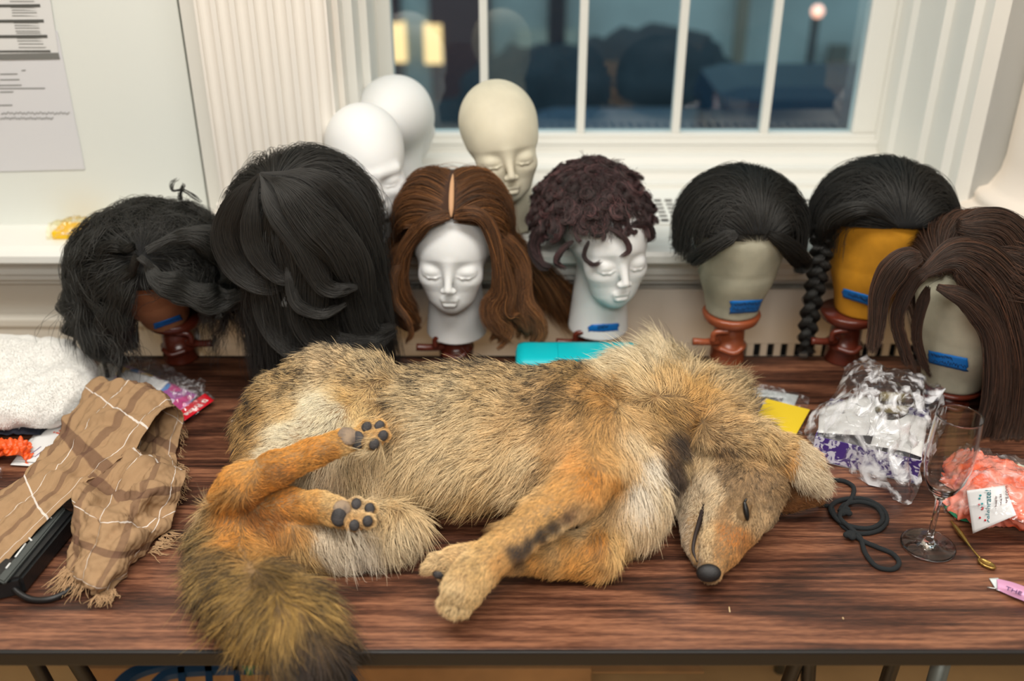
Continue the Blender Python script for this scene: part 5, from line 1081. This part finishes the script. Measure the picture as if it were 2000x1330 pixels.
# --- plaid scarf
pl = bpy.data.materials.new('plaid_wool'); pl.use_nodes = True; nt = pl.node_tree; N = nt.nodes.new; L = nt.links.new; p = nt.nodes['Principled BSDF']; p.inputs['Roughness'].default_value = .95; p.inputs['Specular IOR Level'].default_value = .15
uvn = N('ShaderNodeTexCoord'); sx = N('ShaderNodeSeparateXYZ'); L(uvn.outputs['UV'], sx.inputs[0])
def stripe(sock, rep, off, wd):
    a = N('ShaderNodeMath'); a.operation = 'MULTIPLY_ADD'; a.inputs[1].default_value = rep; a.inputs[2].default_value = off; L(sock, a.inputs[0])
    b = N('ShaderNodeMath'); b.operation = 'FRACT'; L(a.outputs[0], b.inputs[0]); c_ = N('ShaderNodeMath'); c_.operation = 'SUBTRACT'; c_.inputs[1].default_value = .5; L(b.outputs[0], c_.inputs[0])
    d_ = N('ShaderNodeMath'); d_.operation = 'ABSOLUTE'; L(c_.outputs[0], d_.inputs[0]); m_ = N('ShaderNodeMapRange'); m_.inputs['From Min'].default_value = wd; m_.inputs['From Max'].default_value = wd*1.25; m_.inputs['To Min'].default_value = 1; m_.inputs['To Max'].default_value = 0; L(d_.outputs[0], m_.inputs['Value']); return m_.outputs[0]
def mixc(f, a, c_, amt):
    m_ = N('ShaderNodeMix'); m_.data_type = 'RGBA'; mm = N('ShaderNodeMath'); mm.operation = 'MULTIPLY'; mm.inputs[1].default_value = amt; L(f, mm.inputs[0]); L(mm.outputs[0], m_.inputs[0]); L(a, m_.inputs[6]) if not isinstance(a, tuple) else setattr(m_.inputs[6], 'default_value', a); m_.inputs[7].default_value = lin(c_)+(1,); return m_.outputs[2]
cc = mixc(stripe(sx.outputs[0], 6.0, .35, .055), lin((162, 131, 98))+(1,), (88, 60, 52), .62); cc = mixc(stripe(sx.outputs[1], 1.9, .30, .060), cc, (88, 60, 52), .5)
cc = mixc(stripe(sx.outputs[0], 6.0, .85, .006), cc, (226, 218, 210), .8); cc = mixc(stripe(sx.outputs[1], 1.9, .82, .007), cc, (226, 218, 210), .8); L(cc, p.inputs['Base Color'])
wn_ = N('ShaderNodeTexNoise'); wn_.inputs['Scale'].default_value = 900; wn_.inputs['Detail'].default_value = 2; L(uvn.outputs['Object'], wn_.inputs['Vector']); bb = N('ShaderNodeBump'); bb.inputs['Strength'].default_value = .5; bb.inputs['Distance'].default_value = .001; L(wn_.outputs[0], bb.inputs['Height']); L(bb.outputs[0], p.inputs['Normal'])
sc = empty('scarf', PZ(200, 950, 0), 'brown plaid wool scarf with white stripes and fringe, crumpled at the left', 'scarf')
rows = [[(-90, 1010, .045), (-80, 1060, .040), (-70, 1110, .030), (-60, 1150, .012)],
        [(-10, 965, .048), (0, 1010, .055), (10, 1050, .045), (20, 1090, .030)],
        [(62, 905, .045), (80, 940, .058), (96, 970, .055), (118, 992, .042)],
        [(118, 842, .042), (142, 868, .060), (170, 892, .060), (206, 920, .052)],
        [(158, 780, .055), (186, 805, .075), (222, 835, .078), (262, 866, .068)],
        [(192, 742, .070), (232, 757, .088), (278, 772, .090), (324, 800, .078)],
        [(212, 738, .072), (258, 750, .080), (308, 765, .078), (346, 800, .062)],
        [(240, 758, .044), (286, 780, .050), (322, 800, .048), (358, 826, .034)],
        [(236, 810, .016), (276, 826, .018), (312, 842, .022), (348, 862, .018)],
        [(230, 862, .010), (268, 876, .014), (304, 890, .020), (342, 906, .010)],
        [(224, 892, .045), (268, 895, .060), (314, 905, .055), (360, 920, .036)],
        [(178, 925, .060), (222, 965, .030), (282, 962, .062), (356, 952, .034)],
        [(146, 958, .068), (196, 1000, .072), (262, 1010, .040), (344, 985, .020)],
        [(138, 1010, .050), (186, 1040, .058), (250, 1052, .050), (328, 1030, .012)],
        [(138, 1062, .030), (176, 1082, .040), (226, 1096, .036), (290, 1078, .006)],
        [(128, 1108, .010), (160, 1130, .022), (196, 1146, .024), (246, 1118, .004)],
        [(132, 1128, .003), (158, 1146, .006), (192, 1166, .006), (222, 1150, .002)]]
loft('cloth', rows, pl, sc, 260, 110, amp=.0062, ns=.042, thick=.0012, seed=2, fine=.0014, fns=.013)
R = np.random.default_rng(9)
def fringe(pts, n, dirs, L_, z0=.006):
    out = []
    for i in range(n):
        t = R.random(); j = min(int(t*(len(pts)-1)), len(pts)-2); f = t*(len(pts)-1)-j; a = PZ(*pts[j])*(1-f)+PZ(*pts[j+1])*f; d_ = dirs+R.normal(0, .35, 2); e_ = RT*d_[0]-np.array([0, 1, 0])*d_[1]; k = 8; s = np.linspace(0, 1, k)[:, None]
        q = a+nrm(e_)*s*L_*R.uniform(.5, 1.1)+np.cumsum(R.normal(0, .0011, (k, 3)), axis=0); q[:, 2] = np.linspace(a[2], TAB+.002+R.random()*.004, k); out.append(q)
    return out
fr = fringe([(128, 1108, .014), (140, 1122, .016), (170, 1140, .01)], 60, np.array([-.3, .9]), .035)+fringe([(190, 1160, .01), (225, 1150, .01)], 50, np.array([.1, .9]), .022)+fringe([(175, 1040, .045), (190, 1062, .045)], 70, np.array([-.25, 1.0]), .055)+fringe([(290, 1080, .006), (325, 1035, .008)], 50, np.array([.9, .2]), .030)+fringe([(356, 826, .02), (348, 905, .01), (360, 925, .02), (345, 985, .01)], 60, np.array([.9, .3]), .010)
fr = np.array(fr); hair('fringe', fr, np.array([.0007, .0007, .0007, .0006, .0006, .0005, .0004, .0002])[None], hair_mat('fringe_wool', gloss=0, root=1), sc, np.tile([lin((170, 138, 104))], (len(fr), 1))*R.uniform(.8, 1.15, (len(fr), 1)), np.zeros(len(fr)))
# --- black case with light marks and its cable, under the scarf
BP = mat('black_plastic', (24, 25, 26), .35, bump=.15, bs=300)
bc = empty('black_gadget_case', PZ(60, 1080, 0), 'flat black electronics case with white markings under the scarf', 'case')
px_box('shell', [(120, 985), (146, 1000), (40, 1128), (-60, 1150)], .0, .030, BP, bc, .004)
px_box('rim', [(118, 984), (128, 992), (8, 1138), (-8, 1130)], .029, .006, mat('grey_rubber', (70, 74, 72), .6), bc, .002)
WM = mat('white_mark', (214, 216, 214), .5)
for (x0, y0, x1, y1) in ((66, 1028, 92, 1002), (92, 1002, 100, 1012), (30, 1088, 50, 1062), (12, 1110, 20, 1100), (56, 1050, 62, 1056)):
    tube('white_mark', [PZ(x0, y0, .0365), PZ(x1, y1, .0365)], .0014, WM, bc, n=4, sides=6)
cb = empty('power_cable', PZ(100, 1150, 0), 'black cable looping out in front of the black case', 'cable')
tube('cable', [PZ(-40, 1175, .004), PZ(10, 1150, .008), PZ(30, 1120, .02), PZ(24, 1145, .014), PZ(60, 1170, .005), PZ(110, 1166, .005), (PZ(165, 1130, .005)), PZ(182, 1095, .005), PZ(150, 1060, .008)], .0042, RUB, cb, n=90)
tube('cable', [PZ(-40, 1140, .012), PZ(20, 1130, .02), PZ(90, 1080, .012), PZ(140, 1020, .012), PZ(146, 995, .012)], .0028, RUB, cb, n=60)
# --- paper under the coyote's hip
sh = thing(sheet('paper_sheet', [(452, 820), (520, 812), (530, 905), (457, 906)], .0012, mat('sheet_white', (228, 230, 238), .6), None, th=.0006), 'white sheet of paper sticking out from under the coyote\'s rump', 'paper')
# --- card and packet above the coyote's neck
zp = empty('small_zip_bag', PZ(1515, 775, 0), 'clear zip bag with white and grey cards behind the coyote\'s neck', 'bag')
sheet('white_card_and_highlight', [(1440, 752), (1560, 772), (1548, 800), (1440, 790)], .0015, mat('pale_card', (206, 214, 214), .5, var=.12, vs_=50), zp, th=.0006)
sheet('grey_card', [(1478, 774), (1530, 778), (1520, 800), (1480, 796)], .003, mat('slate_card', (70, 74, 74), .5), zp, th=.0006)
loft('film', [[(1430, 748, .003), (1500, 752, .012), (1582, 776, .004)], [(1430, 775, .006), (1500, 785, .01), (1576, 800, .006)], [(1430, 800, .003), (1500, 810, .008), (1566, 850, .003)]], film('zip_film', white=.3, sc=50), zp, 30, 40, amp=.002, ns=.014, seed=9)
bm = bmesh.new()
yc = px_box('card', [(1496, 778), (1582, 800), (1553, 852), (1474, 822)], .010, .0012, mat('yellow_card', (232, 200, 48), .45), None, 0)
bm.free()
thing(yc, 'yellow plastic card leaning on the clear zip bag', 'card')
# --- carton and jar inside a crinkled clear bag
PUR = bpy.data.materials.new('purple_print'); PUR.use_nodes = True; nt = PUR.node_tree; p = nt.nodes['Principled BSDF']; n_ = nt.nodes.new('ShaderNodeTexNoise'); n_.inputs['Scale'].default_value = 55; n_.inputs['Distortion'].default_value = 2
r_ = nt.nodes.new('ShaderNodeValToRGB'); r_.color_ramp.elements[0].position = .48; r_.color_ramp.elements[0].color = lin((74, 50, 128))+(1,); r_.color_ramp.elements[1].position = .54; r_.color_ramp.elements[1].color = lin((214, 212, 226))+(1,)
t_ = nt.nodes.new('ShaderNodeTexCoord'); nt.links.new(t_.outputs['Object'], n_.inputs[0]); nt.links.new(n_.outputs[0], r_.inputs[0]); nt.links.new(r_.outputs[0], p.inputs['Base Color'])
ct = empty('open_carton', PZ(1700, 850, 0), 'low white carton with purple printed sides inside the crinkled clear bag', 'box')
q = [(1622, 778), (1815, 800), (1800, 900), (1592, 852)]; T = [PZ(x, y, .045) for x, y in q]
for i in range(4):
    a, b = T[i], T[(i+1) % 4]; nn = nrm(np.cross(b-a, [0, 0, 1.]))*.0012
    v = []
    for z_ in (TAB+.001, TAB+.045):
        for p_ in (a, b): v += [(p_[0], p_[1], z_), (p_[0]+nn[0], p_[1]+nn[1], z_)]
    mesh('side_panel', v, [(0, 2, 6, 4), (1, 5, 7, 3), (0, 4, 5, 1), (2, 3, 7, 6), (4, 6, 7, 5), (0, 1, 3, 2)], PUR, ct, False)
mesh('bottom_panel', [(t[0], t[1], TAB+z_) for z_ in (.001, .003) for t in T], [(3, 2, 1, 0), (4, 5, 6, 7), (0, 1, 5, 4), (1, 2, 6, 5), (2, 3, 7, 6), (3, 0, 4, 7)], PAPER, ct, False)
loft('top_flap', [[(1600, 800, .046), (1680, 775, .06), (1740, 790, .05)], [(1598, 845, .046), (1680, 850, .05), (1720, 850, .046)]], PAPER, ct, 12, 12, thick=.001)
loft('top_flap', [[(1720, 800, .052), (1780, 810, .06), (1812, 820, .047)], [(1700, 870, .047), (1760, 880, .05), (1800, 893, .047)]], PAPER, ct, 12, 12, thick=.001)
jr = empty('brown_jar', PZ(1745, 790, .05), 'small dark brown jar with olive label in the clear bag', 'jar')
jc = PZ(1742, 800, .058); ax_ = nrm(np.array([.05, .45, .9]))
AMB = mat('amber_glass', (50, 34, 24), .12, spec=.7); OLV = mat('olive_label', (122, 108, 62), .5)
lathe('bottle', [(0, -.022), (.018, -.022), (.024, -.016), (.025, 0), (.024, .010), (.020, .014), (0, .014)], jc, AMB, jr, 32, ax_)
lathe('label_band', [(.0255, -.004), (.0258, -.004), (.0252, .009), (.0249, .009)], jc, OLV, jr, 32, ax_)
lathe('lid', [(0, .014), (.020, .014), (.0205, .026), (.018, .028), (0, .028)], jc, OLV, jr, 32, ax_)
pg_ = empty('clear_plastic_bag', PZ(1710, 860, 0), 'large crinkled clear plastic bag over the carton and jar, behind the glass', 'bag')
prof = [(1690, 692, .085), (1645, 720, .075), (1630, 770, .06), (1588, 800, .045), (1584, 850, .03), (1592, 885, .012), (1640, 905, .006), (1700, 945, .005), (1780, 988, .003), (1796, 930, .012), (1812, 880, .03), (1842, 820, .04), (1838, 770, .06), (1800, 735, .075), (1740, 712, .085)]
B = np.array([PZ(*q) for q in prof]); cen = PZ(1715, 835, .085); m_ = 90; K = 26
Bc = catmull(np.vstack([B, B[:1]]), m_+1)[:m_]; V = []
for k in range(K):
    t = k/(K-1)
    for i in range(m_):
        e_ = Bc[i]; p_ = cen*(1-t)+e_*t; p_ = p_+np.array([0, 0, 1.])*(.028*math.sin(math.pi*min(1, t*1.0))) ; V.append(p_)
V = np.array(V); cz = .007*noise3(V, .040, 1)+.0028*noise3(V, .018, 2); fold = .006*np.abs(noise3(V, .020, 3)); V = V+np.stack([cz*.6, -cz*.5, cz-fold], -1); V[:, 2] = np.maximum(V[:, 2], TAB+.002)
F_ = [(k*m_+i, k*m_+(i+1) % m_, (k+1)*m_+(i+1) % m_, (k+1)*m_+i) for k in range(K-1) for i in range(m_)]
mesh('film', V, F_, film('crinkled_film', white=.45, sc=30, rough=.16, lo=.46, hi=.64), pg_)
# --- champagne flute
GLS = bpy.data.materials.new('clear_glass'); GLS.use_nodes = True; p = GLS.node_tree.nodes['Principled BSDF']; p.inputs['Transmission Weight'].default_value = 1; p.inputs['Roughness'].default_value = .01; p.inputs['IOR'].default_value = 1.48
g = PZ(1812, 1066, 0); gg = empty('champagne_flute', tuple(g), 'empty clear champagne flute standing at the right beside the cord', 'glass')
out = [(0, .001), (.034, .001), (.0362, .0011), (.0375, .0020), (.0365, .0029), (.034, .0032), (.020, .0048), (.009, .0075), (.0052, .013), (.0040, .030), (.0040, .070), (.0052, .082), (.010, .090), (.019, .100), (.0268, .118), (.0308, .140), (.0322, .160), (.0312, .185), (.0294, .2145), (.02925, .2165), (.0290, .2178)]
inn = [(.0284, .2178), (.02825, .2165), (.0284, .2145), (.0302, .185), (.0311, .160), (.0297, .140), (.0257, .118), (.0178, .102), (.0085, .0945), (0, .0925)]
lathe('glass', out+inn, g, GLS, gg, 72)
# --- black cord in loose loops
cd_ = empty('rope', PZ(1690, 1010, 0), 'knotted thin black cord lying in loops beside the champagne flute', 'rope')
cpts = [(1600, 985), (1622, 990), (1630, 1005), (1650, 1030), (1680, 1042), (1715, 1036), (1732, 1016), (1722, 992), (1690, 975), (1655, 974), (1630, 982), (1622, 996), (1640, 1018), (1672, 1030), (1705, 1030), (1724, 1014), (1712, 990), (1680, 980), (1650, 985), (1640, 998)]
cz_ = [.003]*len(cpts); cz_[10:] = [.007]*10
tube('cord', [PZ(x, y, z) for (x, y), z in zip(cpts, cz_)], .0034, mat('cord_black', (26, 30, 32), .9, bump=.6, bs=900), cd_, n=220)
tube('cord', [PZ(x, y, z) for x, y, z in [(1622, 936, .004), (1650, 940, .004), (1667, 952, .004), (1664, 972, .004), (1650, 990, .009), (1640, 1010, .009), (1660, 1030, .010), (1680, 1050, .004), (1690, 1080, .003), (1712, 1106, .003), (1742, 1112, .003), (1756, 1100, .003), (1744, 1082, .003), (1712, 1068, .003), (1684, 1056, .004), (1668, 1044, .004)]], .0034, mat('cord_black', (26, 30, 32), .9), cd_, n=200)
for (x, y) in ((1652, 1000), (1664, 1048)):
    F = Field(PZ(x, y, .006)-.02, PZ(x, y, .006)+.02, .0016); c_ = PZ(x, y, .007); R3 = np.random.default_rng(x)
    for _ in range(5): d_ = R3.normal(size=3)*.0045; d_[2] = abs(d_[2])*.3; F.ell(c_+d_, (.005, .005, .0042), .002)
    F.floor(TAB+.001); V, Q = F.nets(); mesh('knot', V, Q, mat('cord_black', (26, 30, 32), .9), cd_)
# --- orange party bag with printed label, green piece, spoon, pink tube
ob = empty('party_bag', PZ(1930, 960, 0), 'orange crumpled plastic bag with printed white party label at the right edge', 'bag')
ORG = mat('orange_film', (244, 104, 62), .3, bump=.3, bs=60, var=.18, vs_=26, var2=(246, 176, 160), spec=.7)
loft('orange_film', [[(1842, 905, .008), (1895, 876, .035), (1950, 892, .050), (2060, 930, .05)], [(1838, 950, .012), (1892, 930, .050), (1950, 950, .065), (2060, 980, .06)], [(1846, 990, .008), (1900, 985, .038), (1955, 1000, .045), (2060, 1030, .05)], [(1870, 1010, .002), (1905, 1020, .008), (1960, 1030, .008), (2060, 1062, .008)]],
     ORG, ob, 60, 70, amp=.006, ns=.022, thick=.0006, seed=5, fine=.0012)
loft('clear_film', [[(1840, 895, .010), (1892, 868, .042), (1950, 884, .058), (2060, 920, .06)], [(1836, 945, .014), (1890, 925, .058), (1950, 942, .073), (2060, 970, .068)], [(1842, 1000, .006), (1895, 995, .044), (1955, 1005, .052), (2060, 1045, .05)]], film('party_film', white=.22, sc=40), ob, 40, 50, amp=.004, ns=.02, seed=6)
LZ = .070
ql = [(1888, 958), (1962, 948), (1985, 1006), (1900, 1042)]; z4 = (LZ, LZ+.006, LZ-.012, .012)
lab = loft('label', [[ql[0]+(z4[0],), ql[1]+(z4[1],)], [ql[3]+(z4[3],), ql[2]+(z4[2],)]], mat('label_paper', (236, 236, 236), .4), ob, 14, 14, thick=.0005)
A_, B_, D_ = PZ(*ql[0], z4[0]), PZ(*ql[1], z4[1]), PZ(*ql[3], z4[3]); C2_ = PZ(*ql[2], z4[2])
def lp(u, v, up=.0012):
    p_ = (A_*(1-u)+B_*u)*(1-v)+(D_*(1-u)+C2_*u)*v; n_ = nrm(np.cross(B_-A_, A_-D_)); n_ = n_ if n_@FW < 0 else -n_; return p_+n_*up
exl = nrm(lp(.45, .1)-lp(.30, .9)); n_ = nrm(np.cross(B_-A_, A_-D_)); n_ = n_ if n_@FW < 0 else -n_; eyl = nrm(np.cross(n_, exl))
text3('celebrate!', lp(.46, .48), exl, eyl, .0115, mat('ink_teal', (30, 120, 130), .5), ob)
text3('Walmart.com', lp(.90, .50), exl, eyl, .0080, mat('ink_maroon', (96, 26, 30), .5), ob)
for i, t in enumerate(('Distributed by', 'Bentonville, AR')): text3(t, lp(.64+.12*i, .5), exl, eyl, .0042, mat('ink_maroon', (96, 26, 30), .5), ob)
R = np.random.default_rng(4)
for i in range(9):
    c_ = lp(.12+.20*R.random(), .10+.75*R.random(), .0014); lathe('printed_dot', [(0, 0), (.0016, 0), (.0016, .0003), (0, .0003)], c_, [mat('dot_red', (214, 50, 60), .5), mat('dot_teal', (60, 170, 176), .5)][i % 2], ob, 12, n_)
gp = loft('green_lid', [[(1846, 968, .006), (1870, 985, .012), (1905, 1000, .01)], [(1845, 992, .004), (1868, 1012, .008), (1900, 1022, .004)]], mat('green_plastic', (24, 120, 84), .4), None, 14, 16, thick=.002)
thing(gp, 'dark green plastic piece poking out under the orange bag', 'plastic piece')
ws = loft('paper_scrap', [[(1978, 905, .03), (2010, 912, .03)], [(1984, 938, .02), (2020, 945, .02)]], mat('scrap_green_white', (206, 210, 176), .7), None, 10, 10, amp=.002, ns=.01, thick=.0008)
thing(ws, 'pale green-white paper scrap against the brown wig at the right edge', 'paper')
BR = mat('brass', (168, 138, 76), .32, .9, bump=.2, bs=300)
spn = empty('spoon', PZ(1900, 1065, 0), 'small tarnished brass spoon lying before the orange bag', 'spoon')
tube('handle', [PZ(1858, 1018, .005), PZ(1872, 1036, .006), PZ(1888, 1058, .005), PZ(1900, 1074, .006), PZ(1914, 1090, .004)], [.0016, .0034, .0040, .0022, .0014, .0014, .0018], BR, spn, n=50, sides=12)
c_ = PZ(1927, 1101, .004); d_ = nrm(PZ(1942, 1106, 0)-PZ(1912, 1090, 0)); F = Field(c_-.03, c_+.03, .0015); rt = np.stack([d_, np.cross([0, 0, 1.], d_), [0, 0, 1.]], 1)
F.ell(c_, (.0135, .0075, .0042), .001, rot=rt); F.ell(c_+[0, 0, .0035], (.0118, .0060, .0038), .001, rot=rt, sub=True); V, Q = F.nets(); mesh('bowl', V, Q, BR, spn)
pt = empty('pink_tube', PZ(1970, 1150, 0), 'pink flat sachet with dark writing at the right edge of the table', 'sachet')
loft('sleeve', [[(1946, 1130, .003), (1985, 1140, .008), (2050, 1165, .008)], [(1948, 1142, .007), (1985, 1153, .014), (2050, 1178, .014)], [(1948, 1152, .003), (1985, 1168, .006), (2050, 1192, .006)]], mat('pink_plastic', (228, 168, 206), .35, spec=.6), pt, 30, 30, thick=.001)
loft('clear_tip', [[(1932, 1130, .002), (1950, 1129, .004)], [(1946, 1152, .002), (1952, 1154, .004)]], mat('tip_white', (214, 222, 222), .3), pt, 8, 8, thick=.0012)
a = PZ(1980, 1154, .0165); b = PZ(2004, 1163, .0165); text3('THE', a, nrm(b-a), nrm(np.cross([0, 0, 1.], b-a)), .011, mat('ink_purple', (60, 26, 90), .5), pt)
tube('pin', [PZ(1928, 1147, .002), PZ(1948, 1150, .004)], .0009, mat('pin_steel', (200, 200, 196), .3, .8), pt, n=4, sides=6)
# crumbs
for (x, y, l, lb) in ((1424, 1190, 9, 'tiny pale splinter on the table front, left of the other crumb'), (1646, 1207, 2, 'tiny pale crumb on the table front right of the splinter')):
    o = tube('crumb', [PZ(x, y-l/2, .001), PZ(x+1.5, y+l/2+1, .001)], .0008, mat('crumb_pale', (226, 196, 150), .8), None, n=4, sides=6); thing(o, lb, 'crumb')
# --- ledge: yellow packet and white pot
yb = empty('yellow_packet', PY(140, 450, 1.815), 'yellow box in clear wrap on the ledge at the left', 'box')
a = PY(108, 458, 1.79)[0]; b = PY(186, 458, 1.79)[0]
box('carton', (a, b, 1.775, 1.83, .9355, .950), mat('yellow_print', (244, 198, 20), .4), yb, .002)
loft('wrapper', [[(a-.012, 1.772, .936), (a-.012, 1.80, .958), (a-.012, 1.835, .938)], [((a+b)/2, 1.770, .948), ((a+b)/2, 1.80, .970), ((a+b)/2, 1.84, .952)], [(b+.005, 1.772, .940), (b+.005, 1.80, .964), (b+.005, 1.835, .938)]], film('wrap_film', (255, 250, 225), white=.2, sc=60), yb, 30, 24, amp=.003, ns=.01, px=False)
wpot = PY(442, 400, 1.80); wpot[2] = .9755
wp = empty('white_jar', tuple(wpot), 'small white ribbed jar on the ledge behind the black wigs', 'jar')
lathe('body', [(0, 0), (.019, 0), (.022, .006), (.023, .020), (.021, .024), (.023, .028), (.022, .040), (.018, .046), (0, .048)], wpot-[0, .065, .0385], mat('white_ceramic', (236, 234, 228), .3), wp, 32)
wc = box('white_card_and_highlight', (PY(379, 690, 1.70)[0], PY(396, 690, 1.70)[0], 1.70, 1.703, .60, .80), mat('edge_highlight_white', (230, 230, 224), .6), None, .0005)  # white strip added to stand in for the highlight along a panel edge
thing(wc, 'narrow white strip added as the highlight on a panel edge behind the clamp of the frizzy wig', 'painted highlight')
# --- notices on the left panel
INKG = mat('print_grey', (120, 120, 116), .8); INKD = mat('print_dark', (84, 84, 80), .8)
def wallpt(px, py, off=.001): return PY(px, py, 1.8505-off)
def wquad(name, q, m, parent, off):
    V = [wallpt(x, y, off) for x, y in q]+[wallpt(x, y, off-.0004) for x, y in q]
    return mesh(name, V, [(0, 1, 2, 3), (7, 6, 5, 4), (0, 4, 5, 1), (1, 5, 6, 2), (2, 6, 7, 3), (3, 7, 4, 0)], m, parent, False)
n1_ = empty('notice', wallpt(60, 60), 'upper printed schedule sheet with dark bars taped on the left wall', 'paper')
wquad('sheet', [(-120, -40), (92, -40), (116, 114), (-120, 120)], mat('notice_white', (224, 224, 222), .6), n1_, .0030)
for (y0, hgt, xr) in ((8, 6, 78), (38, 6, 85), (68, 6, 92), (98, 4, 98)): wquad('bar', [(-60, y0+1), (xr, y0), (xr+1, y0+hgt), (-60, y0+hgt+1)], INKD, n1_, .0036)
wquad('bar', [(-60, 106), (114, 103), (117, 115), (-60, 118)], mat('print_mid', (120, 120, 116), .8), n1_, .0036)
R = np.random.default_rng(2); k_ = 0
for y0 in (14, 19, 24, 30, 44, 49, 54, 60, 64, 74, 79, 85, 92, 2, -4):
    x0 = 18+y0*.2; wquad('print_line', [(x0+R.uniform(-2, 4), y0), (x0+R.uniform(20, 58), y0), (x0+50, y0+1.6), (x0, y0+1.6)], INKG, n1_, .0036)
n2_ = empty('notice', wallpt(80, 230), 'lower printed sheet with handwriting taped on the left wall', 'paper')
wquad('sheet', [(-120, 60), (112, 60), (166, 331), (-120, 338)], mat('notice_white2', (219, 219, 221), .6), n2_, .0016)
for (x0, x1, y0) in ((0, 34, 144), (0, 38, 155), (-20, 42, 166), (-20, 88, 172), (0, 26, 179), (42, 50, 137), (-10, 24, 205)): wquad('print_line', [(x0, y0), (x1, y0-.5), (x1, y0+1.6), (x0, y0+2)], INKG, n2_, .0022)
for (x0, x1, y0) in ((2, 136, 221), (0, 104, 231)):
    n_ = 60; xs = np.linspace(x0, x1, n_); tube('handwriting', [wallpt(x, y0+1.8*math.sin(i*1.8)+.8*math.sin(i*.7), .0024) for i, x in enumerate(xs)], .0006, INKG, n2_, n=150, sides=5)
# --- under the table
bx_ = empty('cardboard_box', (-.15, 1.5, 0), 'tan cardboard box standing on the floor under the table', 'box')
a = PY(1290, 1310, 1.50)[0]
CARD = mat('cardboard', (176, 132, 84), .8, var=.1, vs_=10)
box('carton', (-.80, a-.16, 1.34, 1.62, .001, .26), CARD, bx_, .003)
def slant(name, x0, x1, y0, y1, z, th, m, parent):
    V = [(x0, y0, z), (x1, y0, z), (x1+.07, y1, z-.02), (x0, y1, z-.02)]; V += [(x, y, zz-th) for x, y, zz in V]
    return mesh(name, V, [(0, 1, 2, 3), (7, 6, 5, 4), (0, 4, 5, 1), (1, 5, 6, 2), (2, 6, 7, 3), (3, 7, 4, 0)], m, parent, False)
slant('flap', a-.16, a-.02, 1.62, 1.35, .262, .004, CARD, bx_)
bf = empty('blue_frame', (-.36, 1.2, .3), 'dark blue plastic frame with rounded openings on the cardboard box', 'crate')
BLU = mat('blue_plastic', (22, 62, 92), .4); zf = -.455
def fp(px, py): return PZ(px, py, zf)
def flatring(name, pts, w_, m, parent, closed=False):
    P_ = catmull(np.array([fp(*q) for q in pts]), 60); T_ = nrm(np.gradient(P_, axis=0)); S_ = nrm(np.cross(T_, [0, 0, 1.])); V = []
    for p_, s_ in zip(P_, S_):
        for du, dz in ((-w_, 0), (w_, 0), (w_, .012), (-w_, .012)): V.append(p_+s_*du+np.array([0, 0, dz]))
    F_ = [(i*4+j, i*4+(j+1) % 4, i*4+4+(j+1) % 4, i*4+4+j) for i in range(59) for j in range(4)]+[(3, 2, 1, 0), (236, 237, 238, 239)]
    o = mesh(name, V, F_, m, parent, False); fixn(o); return o
flatring('rim', [(215, 1370), (260, 1322), (340, 1298), (460, 1288), (580, 1290), (660, 1310), (705, 1370)], .012, BLU, bf)
flatring('inner_rim', [(285, 1380), (310, 1335), (350, 1318), (460, 1312), (560, 1314), (600, 1335), (620, 1380)], .008, BLU, bf)
for x in (352, 405, 460): flatring('spoke', [(x, 1290), (x+4, 1320), (x+8, 1400)], .006, BLU, bf)
lathe('green_button', [(0, 0), (.014, 0), (.014, .014), (0, .016)], fp(490, 1308), mat('green_plastic', (24, 120, 84), .4), bf, 24)
bg = loft('dark_bag', [[(-.80, 1.40, .34), (-.72, 1.40, .40), (-.64, 1.42, .36)], [(-.82, 1.52, .34), (-.74, 1.52, .42), (-.64, 1.54, .34)], [(-.82, 1.64, .28), (-.74, 1.64, .34), (-.66, 1.64, .28)]], mat('brown_leather', (46, 32, 28), .5, bump=.3, bs=60), None, 24, 24, amp=.01, ns=.05, thick=.006, px=False)
thing(bg, 'dark brown leather bag under the left end of the table', 'bag')
def fold_legs(legs, label):
    f = empty('folding_chair', (PY(legs[0][0], 1296, 1.12)[0], 1.2, 0), label, 'folding chair'); KM = mat('black_metal', (18, 18, 20), .35); T_ = []
    for p0, dx in legs:
        t_ = PY(p0, 1290, 1.12); T_.append(t_); tube('leg', [t_+[0, -.01, .05], t_, (t_[0]+dx, 1.20, .012)], .0115, KM, f, n=12, sides=12)
    tube('crossbar', [T_[0]+[0, -.01, .05], T_[-1]+[0, -.01, .05]], .009, KM, f, n=2, sides=12)
fold_legs([(1556, -.03), (1580, .08), (1745, .02)], 'black metal folding chair legs below the right part of the table')
fold_legs([(66, .02), (146, .06)], 'black metal folding chair legs below the left end of the table')
